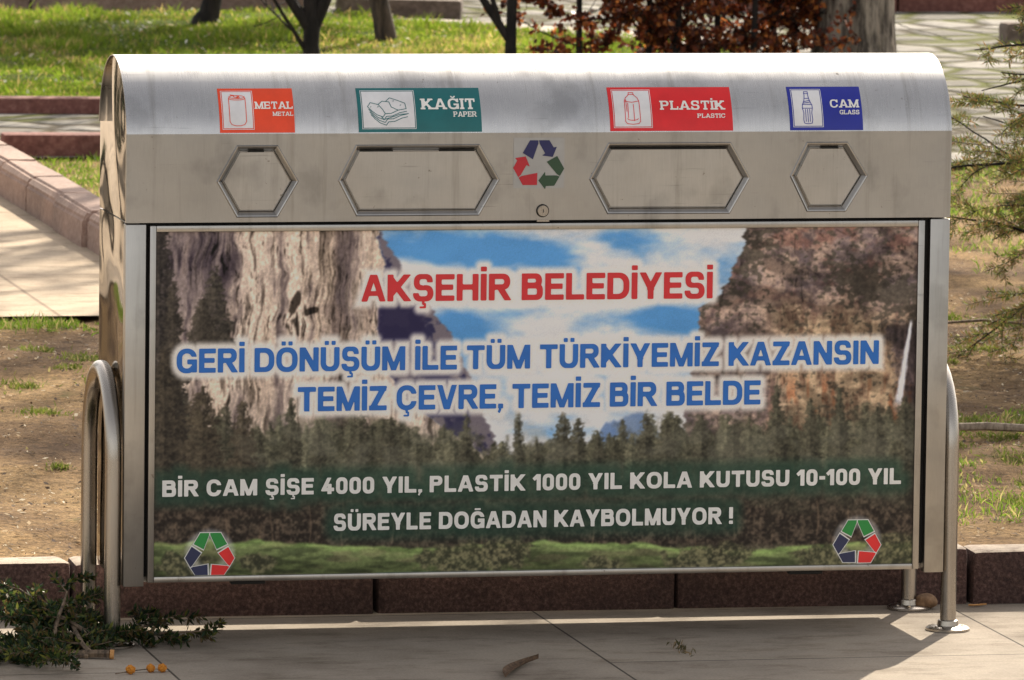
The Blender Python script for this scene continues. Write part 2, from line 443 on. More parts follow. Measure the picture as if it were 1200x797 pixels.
def bevel_kerb():
    mb = MB(); y = 6.25
    while y < 12.0:
        L = .69
        prof = [(.235, .10), (.237, .232), (.262, .262), (.385, .262), (.40, .10)]
        vs = []; j = random.uniform(-.011, .011)
        for yy in (y+.010, y+L-.010):
            for (x, z) in prof: vs.append((x+j+random.uniform(-.002, .002), yy, z+random.uniform(-.003, .003)))
        n = len(prof)
        fs = [[i, (i+1) % n, n+(i+1) % n, n+i] for i in range(n)]+[list(range(n))[::-1], [n+i for i in range(n)]]
        bm = bmesh.new(); bv = [bm.verts.new(v) for v in vs]
        for f in fs: bm.faces.new([bv[i] for i in f])
        bmesh.ops.recalc_face_normals(bm, faces=bm.faces[:])
        bmesh.ops.bevel(bm, geom=bm.edges[:], offset=.010, segments=2, affect='EDGES')
        mb.bm(bm); y += L
    return tag(mb.build('path_kerb', M['path_kerb']), kind='structure')
bevel_kerb()
kerb_run('kerb', (.50, 12.04), (4.4, 12.04), .08, .222, .13, .98, M['far_kerb'])
kerb_run('kerb', (.40, 14.28), (4.9, 13.75), .08, .205, .14, 1.0, M['far_kerb'], .02)
kerb_run('kerb', (-1.0, 20.72), (3.40, 20.78), .06, .30, .25, 1.35, M['path_kerb'], .02)
kerb_run('kerb', (3.46, 20.36), (4.12, 20.22), .06, .245, .9, .7, M['grey_kerb'], .03, .012)
kerb_run('kerb', (5.6, 20.95), (12.0, 20.80), .06, .36, .25, 1.0, M['far_kerb'], .02)
kerb_run('kerb', (6.52, 18.40), (9.0, 18.1), .06, .24, .22, .6, M['grey_kerb'], .03, .01)

# ------------------------------------------------------------------ blades: grass, needles, leaves
def kites(base, d, L, W, side=None, bend=None):
    """base, d (unit), L, W arrays -> vertices (N*4,3): thin kite-shaped blades"""
    n = len(base)
    if side is None:
        r = rng.normal(size=(n, 3)); side = np.cross(d, r)
    side /= np.linalg.norm(side, axis=1)[:, None]+1e-9
    mid = base+d*(L*.5)[:, None]; tip = base+d*L[:, None]
    if bend is not None: tip = tip+bend
    V = np.empty((n, 4, 3)); V[:, 0] = base; V[:, 1] = mid-side*(W/2)[:, None]; V[:, 2] = tip; V[:, 3] = mid+side*(W/2)[:, None]
    return V.reshape(-1, 3)
def kite_obj(name, V, C, m, parent=None):
    n = len(V)//4
    F = np.arange(n*4).reshape(n, 4)
    return np_quads(name, V, F, m, parent, np.repeat(C, 4, axis=0))
def blades_at(P, h, spread=.55, wid=.004, pal=None, dry=.15):
    n = len(P)
    az = rng.uniform(0, 2*np.pi, n); tilt = np.abs(rng.normal(0, spread, n))
    d = np.stack([np.cos(az)*np.sin(tilt), np.sin(az)*np.sin(tilt), np.cos(tilt)], 1)
    L = h*rng.uniform(.5, 1.25, n); W = wid*rng.uniform(.7, 1.5, n)
    bend = np.stack([np.cos(az)*L*.18, np.sin(az)*L*.18, -L*.15*tilt], 1)
    V = kites(P, d, L, W, bend=bend)
    t = rng.uniform(0, 1, (n, 1))
    c0 = np.array(pal[0]); c1 = np.array(pal[1]); cd = np.array(pal[2])
    C = c0*(1-t)+c1*t
    isd = rng.uniform(0, 1, n) < dry
    C[isd] = cd*rng.uniform(.7, 1.25, (isd.sum(), 1))
    return V, C
def in_poly(x, y, poly):
    r = np.zeros(len(x), bool); n = len(poly)
    for i in range(n):
        x0, y0 = poly[i]; x1, y1 = poly[(i+1) % n]
        c = ((y0 > y) != (y1 > y)) & (x < (x1-x0)*(y-y0)/(y1-y0+1e-12)+x0)
        r ^= c
    return r
FRESH = ((.11, .21, .020), (.24, .34, .040), (.46, .39, .16))
def lawn_grass():
    n = 210000
    x = rng.uniform(.42, 5.25, n); y = rng.uniform(14.0, 20.75, n)
    k = in_poly(x, y, lawn_pts); x = x[k]; y = y[k]
    d = fbm(x*2.4, y*2.4, 21, 5); k = rng.uniform(0, 1, len(x)) < np.clip((d-.36)*5, .06, 1); x = x[k]; y = y[k]; d = d[k]
    h = .012+.085*fbm(x*2.4, y*2.4, 31, 5)**2.0*(1+.8*(fbm(x*9, y*9, 32) > .60))
    V, C = blades_at(np.stack([x, y, np.full(len(x), .163)], 1), h, .65, .0055, FRESH, .10+.35*sstep(.5, .66, fbm(x*.9+5, y*.9, 77)))
    br = (.25+1.5*fbm(x*2.6, y*2.6, 44, 5))[:, None]*np.array((1.12, 1.0, .9))
    tag(kite_obj('lawn_grass', V, C*br, M['grass']), 'sunlit spring grass covering the lawn behind the bin', 'grass', kind='stuff')
lawn_grass()
def verge_grass():
    Vs = []; Cs = []
    def add(x, y, h, dry=.15, wid=.0065, pal=FRESH, sp=.5):
        z = soil_z(x, y)-.004
        V, C = blades_at(np.stack([x, y, z], 1), h, sp, wid, pal, dry); Vs.append(V); Cs.append(C)
    # the patch between the slab path's kerb and the cobbles
    n = 60000; x = rng.uniform(.40, 4.8, n); y = rng.uniform(6.4, 12.0, n)
    thr = np.where(x > 2.2, .40+.10*sstep(9.3, 7.0, y), .22)
    d = fbm(x*1.7, y*1.7, 51); k = (d > thr) & (rng.uniform(0, 1, n) < np.clip((d-thr)*5, .1, 1)) & ((y < 11.35) | (x < 3.0))
    x = x[k]; y = y[k]; add(x, y, .022+.035*fbm(x*3, y*3, 33), .22, .0045, sp=.7)
    # fringe along the front edge of the slab path
    n = 16000; x = rng.uniform(-1.6, 1.6, n); y = 6.09-np.abs(rng.normal(0, .15, n))
    d = fbm(x*5, y*3, 61, 5); k = d > .42; add(x[k], y[k], .016+.05*(d[k]-.42)*3, .3, .0040, sp=.8)
    # tufts on the trodden soil
    tufts = [(-.43, 5.15, .07), (-.33, 4.85, .09), (-.24, 4.72, .11), (-.42, 4.60, .05), (-.62, 4.25, .08), (-.37, 4.25, .05), (-.66, 3.55, .08), (-.47, 3.15, .04),
             (-.78, 2.4, .03), (2.62, 5.95, .14), (2.80, 5.8, .10), (2.52, 5.0, .08), (2.33, 4.7, .05), (1.95, 3.12, .07), (2.1, 3.0, .12), (1.92, 2.75, .09), (2.05, 2.45, .13), (1.82, 2.15, .13),
             (1.93, 1.95, .10), (1.75, 1.75, .08), (1.86, 1.55, .07), (1.62, 1.5, .05), (2.2, 2.2, .12), (1.70, 2.5, .08), (.4, 4.6, .12), (1.1, 3.6, .12), (-1.5, 3.3, .12), (-1.2, 1.9, .05)]
    for tx, ty, r in tufts:
        n = int(150+14000*r*r); a = rng.normal(size=(n, 2))*np.array([r*.55, r*.8])*(.35+.9*rng.uniform(0, 1, (n, 1))); a[: n//3] = a[: n//3]*.35+np.array([r*.5, -r*.4])
        add(tx+a[:, 0], ty+a[:, 1], np.full(n, .018+.028*min(r, .2)*2), .25, .0036, ((.10, .15, .02), (.20, .24, .04), (.36, .30, .14)), .6)
    n = 9000; x = rng.uniform(1.25, 2.6, n); y = rng.uniform(1.05, 3.4, n); d = fbm(x*4, y*3, 171, 5); k = d > .455; add(x[k], y[k], .012+.11*(d[k]-.45), .3, .0036)
    n = 1500; x = rng.uniform(-3, 5, n); y = rng.uniform(.8, 6, n); k = fbm(x*2, y*2, 71) > .58
    add(x[k], y[k], np.full(k.sum(), .02), .5)
    tag(kite_obj('verge_grass', np.concatenate(Vs), np.concatenate(Cs), M['grass']), 'thin grass and tufts growing on the trodden soil verge', 'grass', kind='stuff')
verge_grass()
def litter():
    n = 42000
    x = np.concatenate([rng.uniform(-2, 4, n), rng.uniform(1.2, 4.5, 9000)]); y = np.concatenate([rng.uniform(KY+.2, 6.0, n), rng.uniform(.8, 10.5, 9000)])
    k = fbm(x*1.6, y*1.6, 81) > .40; x = x[k]; y = y[k]; n = len(x)
    az = rng.uniform(0, 2*np.pi, n); tl = rng.uniform(-.1, .5, n)
    d = np.stack([np.cos(az)*np.cos(tl), np.sin(az)*np.cos(tl), np.sin(tl)], 1)
    L = np.minimum(np.exp(rng.normal(-4.75, .6, n)), .019); W = L*rng.uniform(.2, .7, n)
    side = np.cross(d, np.array([0, 0, 1.0]))+rng.normal(0, .25, (n, 3))
    V = kites(np.stack([x, y, soil_z(x, y)+.004], 1), d, L, W, side)
    pal = np.array([(.06, .035, .02), (.16, .095, .05), (.42, .31, .18), (.60, .52, .38), (.08, .05, .035)])
    C = pal[rng.integers(0, 5, n)]*rng.uniform(.7, 1.2, (n, 1))
    tag(kite_obj('leaf_litter', V, C, M['litter']), 'dry leaf scraps and bits scattered over the bare soil', 'leaf litter', kind='stuff')
litter()
def lawn_litter():
    n = 900; x = rng.uniform(.5, 5.0, n); y = rng.uniform(14.3, 20.5, n); k = in_poly(x, y, lawn_pts); x = x[k]; y = y[k]; n = len(x)
    az = rng.uniform(0, 6.283, n); d = np.stack([np.cos(az), np.sin(az), rng.uniform(.1, .9, n)], 1); d /= np.linalg.norm(d, axis=1)[:, None]
    V = kites(np.stack([x, y, np.full(n, .178)], 1), d, rng.uniform(.015, .04, n), rng.uniform(.008, .02, n))
    C = np.array([(.60, .52, .36), (.45, .34, .18), (.75, .72, .62)])[rng.integers(0, 3, n)]
    tag(kite_obj('leaf_litter', V, C, M['litter']), 'pale dry leaf scraps caught in the lawn grass', 'leaf litter', kind='stuff')
lawn_litter()

# ------------------------------------------------------------------ trees
def limb(mb, p, d, L, r, depth, tips, up=.15, wob=.25, kids=(2, 4), n=7, minr=.002):
    k = max(4, int(L/.12) if L < 1 else 8); pts = [p]; rad = [r]; dd = d.copy()
    for i in range(k):
        dd = (dd+Vector([random.gauss(0, wob/ k**.5*.6) for _ in range(3)])+Vector((0, 0, up/k))).normalized()
        pts.append(pts[-1]+dd*(L/k)); rad.append(max(minr, r*(1-.62*(i+1)/k)))
    mb.tube(pts, rad, n if r > .02 else (5 if r > .008 else 3), cap=False)
    tips.append((pts[-1], dd))
    if depth > 0:
        for c in range(random.randint(*kids)):
            i = random.randint(max(1, int(k*.3)), k)
            a = random.uniform(.35, .95); ax = dd.orthogonal(); ax.rotate(Matrix.Rotation(random.uniform(0, 6.28), 3, dd))
            nd = (pts[i]-pts[i-1]).normalized(); nd.rotate(Matrix.Rotation(a, 3, ax))
            limb(mb, pts[i], nd, L*random.uniform(.5, .75), rad[i]*.62, depth-1, tips, up, wob, kids, n, minr)

def bare_tree(name, base, trunk_pts, trunk_r, crowns, label, m, depth=3, seed=1, group=None, up=.25, kids=(2, 3), rough=.0, n=12, minr=.003):
    """trunk_pts relative to base; crowns = list of (start index, direction, length, radius)"""
    random.seed(seed)
    root = empty(name, base); tag(root, label, 'tree', group)
    t = MB(); t.tube(trunk_pts, trunk_r, n, rough=rough); t.build('trunk', m, root, True)
    c = MB(); tips = []
    for p, d, L, r in crowns: limb(c, Vector(p), Vector(d).normalized(), L, r, depth, tips, up, .3, kids, minr=minr)
    c.build('branches', m, root, True)
    return root, tips
G_ = 'young trees on the lawn behind the bin'
bare_tree('bare_tree', (2.655, 19.55, .15), [(-.035, -.03, -.02), (-.02, -.01, .03), (.008, 0, .07), (.022, 0, .14), (.018, 0, .5), (.03, .02, 1.1), (0, .03, 2.2), (-.05, 0, 3.4)], [.072, .064, .056, .05, .047, .045, .038, .02],
          [((0, .03, 1.6), (-1, .2, 1.2), 1.4, .025), ((.0, .03, 2.2), (1, -.2, 1.3), 1.5, .025), ((-.05, 0, 3.3), (.2, .5, 1), 1.2, .02), ((-.03, 0, 2.8), (-.5, -.8, 1), 1.2, .02)]
          +[((.02, 0, .36+.018*q), (math.cos(q*2.1), math.sin(q*2.1), .55+.1*(q % 3)), .7, .016) for q in range(56)],
          'dark tree trunk leaning from a swollen foot, leftmost on the lawn', M['bark_dark'], 3, 11, G_, kids=(3, 4), minr=.011)
bare_tree('bare_tree', (2.416, 15.5, .15), [(0, 0, -.02), (0, 0, .1), (-.004, 0, .2), (0, 0, .29), (-.01, .01, .42)], [.05, .044, .036, .040, .03],
          [((-.01, 0, .26), (-.75, .1, .85), 1.5, .028), ((.01, 0, .27), (.42, -.1, .9), 1.7, .028), ((0, 0, .30), (-.02, .3, 1), 1.6, .022), ((.01, 0, .31), (.25, .2, 1), 1.4, .018), ((-.012, 0, .14), (-.55, -.1, .8), .5, .012)],
          'dark small tree splitting into a fan of limbs, above METAL and KAĞIT stickers', M['bark_dark'], 3, 23, G_)
bare_tree('bare_tree', (3.312, 18.28, .15), [(.012, 0, -.02), (.006, 0, .05), (-.01, 0, .13), (-.033, 0, .24), (-.06, 0, .7), (-.05, .05, 1.5), (-.1, .05, 2.6), (-.05, 0, 4.2)], [.06, .054, .049, .046, .044, .04, .032, .015],
          [((-.05, .05, 1.6), (-1, .3, 1.1), 1.6, .024), ((-.08, .05, 2.1), (1, .1, 1.2), 1.6, .024), ((-.1, .05, 2.7), (-.2, -1, 1.3), 1.5, .02), ((-.06, 0, 3.6), (.5, .5, 1), 1.3, .016)]
          +[((-.055, 0, .55+.08*q), (math.cos(q*2.3), math.sin(q*2.3), .6+.1*(q % 3)), .65, .012) for q in range(7)],
          'brown straight trunk tapering up from the lawn near the grey kerb end', M['bark_brown'], 3, 31, G_)
bare_tree('bare_tree', (3.341, 15.5, .15), [(.0, 0, -.02), (0, 0, .06), (-.004, 0, .18), (-.002, 0, .28), (.0, 0, .45), (.012, 0, .8), (0, 0, 1.6), (.02, .03, 2.6)], [.036, .030, .027, .024, .022, .02, .016, .008],
          [((-.004, 0, .20), (-.50, .05, .85), 1.5, .021), ((-.06, 0, .30), (-.28, .1, 1), 1.0, .013), ((0, 0, 1.0), (.5, .2, 1), 1.1, .012), ((0, 0, 1.5), (-.3, .5, 1), 1.1, .01), ((.01, .02, 2.2), (.2, -.4, 1), .9, .008)],
          'slender dark sapling forked in two just left of the copper-leaved shrub', M['bark_dark'], 3, 47, G_)

def big_tree():
    random.seed(5)
    root = empty('bare_tree', (4.985, 15.62, .14)); tag(root, 'thick grey furrowed trunk beside the copper-leaved shrub above the bin', 'tree')
    bm = bmesh.new(); n = 72; zs = [-.05, .03, .08, .13, .2, .28, .36, .46, .6, .8, 1.1, 1.6, 2.4, 3.4, 4.6]
    rings = []
    for z in zs:
        flare = 1+.35*math.exp(-max(z, 0)/.12); rr = .178*flare*(1-.07*z)
        ring = []
        for k in range(n):
            w = 2*math.pi*k/n
            lobes = 1+.05*math.sin(3*w+.7)+.035*math.sin(7*w+z*.4)+.018*math.sin(19*w+1.7*math.sin(z*3))+.016*math.sin(31*w+2*math.sin(z*5+1))
            groove = 1-.20*math.exp(-((math.atan2(math.sin(w-4.42), math.cos(w-4.42)))/.13)**2)
            r = rr*lobes*groove
            ring.append(bm.verts.new((r*math.cos(w)+.01*z, r*math.sin(w), z)))
        rings.append(ring)
    for a, b in zip(rings, rings[1:]):
        for k in range(n): bm.faces.new((a[k], a[(k+1) % n], b[(k+1) % n], b[k]))
    mb = MB(); mb.bm(bm); mb.build('trunk', M['bark_grey'], root, True)
    c = MB(); tips = []
    for d, L, z in (((-1, -.4, 1.2), 3.4, 4.2), ((.9, .3, 1.3), 3.3, 4.4), ((-.2, 1, 1.5), 3.0, 4.5), ((.1, -.9, 1.6), 3.2, 4.5), ((-.2, 0, 1.6), 3.5, 4.5)):
        limb(c, Vector((.04, 0, z)), Vector(d).normalized(), L*1.35, .085, 4, tips, .35, .3, (4, 5), 8, .008)
    c.build('branches', M['bark_grey'], root, True)
big_tree()

# bare trees outside the frame: their thin shadows fall over the verge and pavement, and the polished end of the bin mirrors them
bare_tree('bare_tree', (6.6, 7.6, .12), [(0, 0, -.05), (.01, 0, .5), (-.03, .02, 1.6), (0, 0, 3.0), (.05, .05, 4.4)], [.13, .10, .085, .07, .05],
          [((0, 0, 2.9), (-1, -.1, 1.3), 2.3, .05), ((.02, .02, 3.4), (.9, .4, 1.3), 2.2, .05), ((.04, .04, 4.2), (-.1, 1, 1.5), 2.2, .04), ((.04, .04, 4.3), (-.5, -.8, 1.4), 2.3, .04), ((.05, .05, 4.4), (.1, 0, 1), 2.4, .04)],
          'bare spreading tree on the verge to the right, beyond the young conifer', M['bark_brown'], 4, 61, kids=(3, 5), minr=.007)
bare_tree('bare_tree', (-2.6, 8.2, .12), [(0, 0, -.05), (.01, 0, .5), (-.03, .02, 1.4), (0, 0, 2.4), (.05, .05, 3.6)], [.15, .11, .09, .07, .05],
          [((0, 0, 1.3), (-1, -.1, 1.1), 1.8, .045), ((.0, .0, 1.6), (.9, .4, 1.3), 1.8, .045), ((.02, .02, 2.6), (-.1, 1, 1.5), 2.0, .04), ((.04, .04, 3.4), (-.5, -.8, 1.4), 2.0, .04), ((.05, .05, 3.5), (.3, 0, 1), 2.0, .04)],
          'bare low-branching tree by the slab path to the left', M['bark_dark'], 3, 71)

def added_conifer():  # out of view, added as a dark mass for the polished end to reflect
    root = empty('added_conifer', (-3.5, 11.2, .12)); tag(root, 'unseen dark evergreen added to darken the reflection in the polished bin end', 'conifer')
    t = MB(); t.tube([(0, 0, -.05), (0, 0, 1.2), (.02, 0, 3.0), (0, 0, 4.6)], [.10, .08, .05, .01], 10); t.build('trunk', M['bark_dark'], root, True)
    n = 16000; z = rng.uniform(.35, 4.6, n); r = (1.05*(1-z/4.75)**.8)*np.sqrt(rng.uniform(.05, 1, n))*(.75+.5*vnoise(z*3.1, z*0, 3)); a = rng.uniform(0, 6.283, n)
    r *= .7+.6*vnoise(a*2.2, z*2.6, 8)
    P = np.stack([r*np.cos(a), r*np.sin(a), z], 1); d = np.stack([np.cos(a), np.sin(a), rng.normal(-.2, .5, n)], 1); d /= np.linalg.norm(d, axis=1)[:, None]
    V = kites(P, d, rng.uniform(.10, .22, n), rng.uniform(.02, .05, n))
    C = np.array((.025, .045, .018))*rng.uniform(.6, 1.5, (n, 1)); kite_obj('needles', V, C, M['needle'], root)
added_conifer()

# shrub with last year's copper leaves
def copper_shrub():
    random.seed(9)
    root = empty('copper_shrub', (4.18, 15.75, .15)); tag(root, 'bushy shrub of glossy copper-red leaves behind PLASTİK sticker', 'shrub')
    c = MB(); tips = []
    st = [(-.46, .02, -.06), (.20, .05, .03), (-.15, -.05, .02), (.45, .0, .05), (.02, .15, -.02), (-.05, -.12, .1), (.58, .08, .0), (.33, -.1, .1)]
    for dx, dy, lean in st:
        p = Vector((dx, dy, -.02)); L = random.uniform(1.5, 1.9)
        limb(c, p, Vector((lean, random.uniform(-.1, .1), 1)).normalized(), L, .017, 2, tips, .2, .22, (7, 9), 6, .0022)
    for k in range(110):
        dx, dy, lean = random.choice(st); p = Vector((dx+random.uniform(-.02, .02), dy, random.uniform(.05, .8)))
        a = random.uniform(0, 6.28)
        limb(c, p, Vector((math.cos(a)*1.2, math.sin(a)*.7, random.uniform(.15, .6))).normalized(), random.uniform(.22, .5), .006, 1, tips, .05, .4, (3, 5), 5, .0018)
    stem = c.build('branches', M['bark_dark'], root, True)
    v = np.array([q[:] for q in c.v])
    # leaves sit along the thin twigs
    n = 30000; v = v[(v[:, 2] < 1.0) | (rng.uniform(0, 1, len(v)) < .3)]; idx = rng.integers(0, len(v), n*3); b = v[idx]
    keep = (b[:, 2] > .10) & (rng.uniform(0, 1, len(b)) < np.clip(1.25-.45*np.abs(b[:, 2]-.5), .4, 1))
    dens = fbm(b[:, 0]*5+9, b[:, 2]*5+b[:, 1]*3, 91); keep &= dens > .42; keep &= np.abs(b[:, 0]) < .86
    b = b[keep][:n]; n = len(b)
    d = rng.normal(size=(n, 3)); d[:, 2] -= .5; d /= np.linalg.norm(d, axis=1)[:, None]
    b = b+rng.normal(0, .014, (n, 3))
    L = rng.uniform(.022, .042, n); W = L*rng.uniform(.55, .8, n)
    V = kites(b, d, L, W)
    pal = np.array([(.30, .075, .028), (.18, .046, .022), (.10, .030, .018), (.48, .17, .05), (.07, .026, .018)])
    C = pal[rng.integers(0, 5, n)]*rng.uniform(.7, 1.3, (n, 1))
    kite_obj('leaves', V, C, M['leaf'], root)
copper_shrub()

# small spruce: whorled branches with needle-covered twigs
def needles_on(segs, per_m, L0, pal, W=.0016, spread=1.0):
    """segs: list of (a, b); needles stand out along each segment"""
    A = np.array([s[0] for s in segs]); B = np.array([s[1] for s in segs])
    ln = np.linalg.norm(B-A, axis=1); cnt = np.maximum(1, (ln*per_m).astype(int))
    i = np.repeat(np.arange(len(segs)), cnt); t = rng.uniform(0, 1, len(i))[:, None]
    p = A[i]*(1-t)+B[i]*t; ax = (B-A)[i]/ln[i][:, None]
    r = rng.normal(size=p.shape); r -= ax*(r*ax).sum(1)[:, None]; r /= np.linalg.norm(r, axis=1)[:, None]
    d = ax*rng.uniform(.25, .9, len(p))[:, None]+r*spread; d /= np.linalg.norm(d, axis=1)[:, None]
    L = L0*rng.uniform(.6, 1.2, len(p))
    V = kites(p, d, L, np.full(len(p), W)*rng.uniform(.8, 1.3, len(p)))
    pal = np.array(pal); C = pal[rng.integers(0, len(pal), len(p))]*rng.uniform(.7, 1.25, (len(p), 1))
    return V, C
def twiggy(mb, segs, p, d, L, r, depth, droop=.1, step=.05, kid_gap=.05, wob=.12):
    k = max(3, int(L/step)); pts = [p.copy()]; dd = d.copy()
    for i in range(k):
        dd = (dd+Vector([random.gauss(0, wob) for _ in range(3)])*.5+Vector((0, 0, -droop/k))).normalized()
        pts.append(pts[-1]+dd*(L/k))
    rad = [max(.0011, r*(1-.8*i/k)) for i in range(k+1)]
    mb.tube(pts, rad, 6 if r > .004 else 4, cap=True)
    if r < .0045:
        for a, b in zip(pts, pts[1:]): segs.append((a[:], b[:]))
    if depth > 0:
        s = 1
        for i in range(1, k):
            if random.random() < .8*(L/k)/kid_gap:
                t = (pts[i+1]-pts[i]).normalized(); ax = t.cross(Vector((0, 0, 1)))
                lat = ax.normalized()*s if ax.length > .1 else Vector((s, 0, 0)); s = -s
                nd = (t*random.uniform(.5, .9)+lat*random.uniform(.6, 1)+Vector((0, 0, random.uniform(-.35, .35)))).normalized()
                twiggy(mb, segs, pts[i], nd, L*random.uniform(.3, .48)*(1.15-.6*i/k), rad[i]*.6, depth-1, droop, step*.7, kid_gap*.8, wob)
def spruce():
    random.seed(14)
    bx, by, bz = 3.02, 4.75, .12
    root = empty('young_conifer', (bx, by, bz)); tag(root, 'sparse young conifer with rusty and green needles right of the bin', 'conifer')
    t = MB(); t.tube([(0, 0, -.03), (.01, 0, .5), (-.01, .01, 1.0), (.02, 0, 1.5), (.01, 0, 1.95)], [.034, .030, .022, .010, .003], 10); t.build('trunk', M['bark_brown'], root, True)
    b = MB(); segs = []
    z = .27
    while z < 1.85:
        for q in range(5 if z > .42 else 2):
            a = random.uniform(0, 6.28)
            if q < 4: a = math.pi+random.uniform(-.75, .55)
            L = (.90-.36*z)*random.uniform(.7, 1.15)
            el = random.uniform(-.12, .35)
            twiggy(b, segs, Vector((0, 0, z)), Vector((math.cos(a), math.sin(a), el)).normalized(), max(.2, L), .0085, 2, .22, .05, .058, .15)
        z += random.uniform(.12, .17) if z < 1.6 else .2
    b.build('branches', M['bark_dark'], root, True)
    V, C = needles_on(segs, 620, .026, [(.17, .19, .035), (.10, .16, .04), (.30, .19, .07), (.38, .23, .10), (.15, .16, .04), (.28, .31, .07)], .0030)
    kite_obj('needles', V, C, M['needle'], root)
spruce()

# ------------------------------------------------------------------ lettering: glyphs as distance fields, traced into flat meshes
def b_box(x0, x1, y0, y1):
    cx, cy, hx, hy = (x0+x1)/2, (y0+y1)/2, (x1-x0)/2, (y1-y0)/2
    def f(x, y):
        qx = np.abs(x-cx)-hx; qy = np.abs(y-cy)-hy
        return np.hypot(np.maximum(qx, 0), np.maximum(qy, 0))+np.minimum(np.maximum(qx, qy), 0)
    return f
def b_rbox(x0, x1, y0, y1, r):
    cx, cy, hx, hy = (x0+x1)/2, (y0+y1)/2, (x1-x0)/2, (y1-y0)/2
    r = max(.005, min(r, hx, hy))
    def f(x, y):
        qx = np.abs(x-cx)-hx+r; qy = np.abs(y-cy)-hy+r
        return (np.maximum(qx, 0)**2.25+np.maximum(qy, 0)**2.25)**(1/2.25)+np.minimum(np.maximum(qx, qy), 0)-r
    return f
def b_seg(x0, y0, x1, y1, w, ext=.35):
    L = math.hypot(x1-x0, y1-y0); ux, uy = (x1-x0)/L, (y1-y0)/L
    mx, my = (x0+x1)/2, (y0+y1)/2
    def f(x, y):
        a = np.abs((x-mx)*ux+(y-my)*uy)-L/2-ext; b = np.abs(-(x-mx)*uy+(y-my)*ux)-w/2
        return np.hypot(np.maximum(a, 0), np.maximum(b, 0))+np.minimum(np.maximum(a, b), 0)
    return f
def U(*fs): return lambda x, y: np.minimum.reduce([f(x, y) for f in fs])
def I_(*fs): return lambda x, y: np.maximum.reduce([f(x, y) for f in fs])
def neg(f): return lambda x, y: -f(x, y)
def sub(a, *bs): return I_(a, *[neg(b) for b in bs])
def ringb(x0, x1, y0, y1, r, tx, ty):
    return sub(b_rbox(x0, x1, y0, y1, r), b_rbox(x0+tx, x1-tx, y0+ty, y1-ty, max(.01, r-min(tx, ty))))
BAND = b_box(-5, 9, 0, 1)
def band(*fs): return I_(U(*fs), BAND)

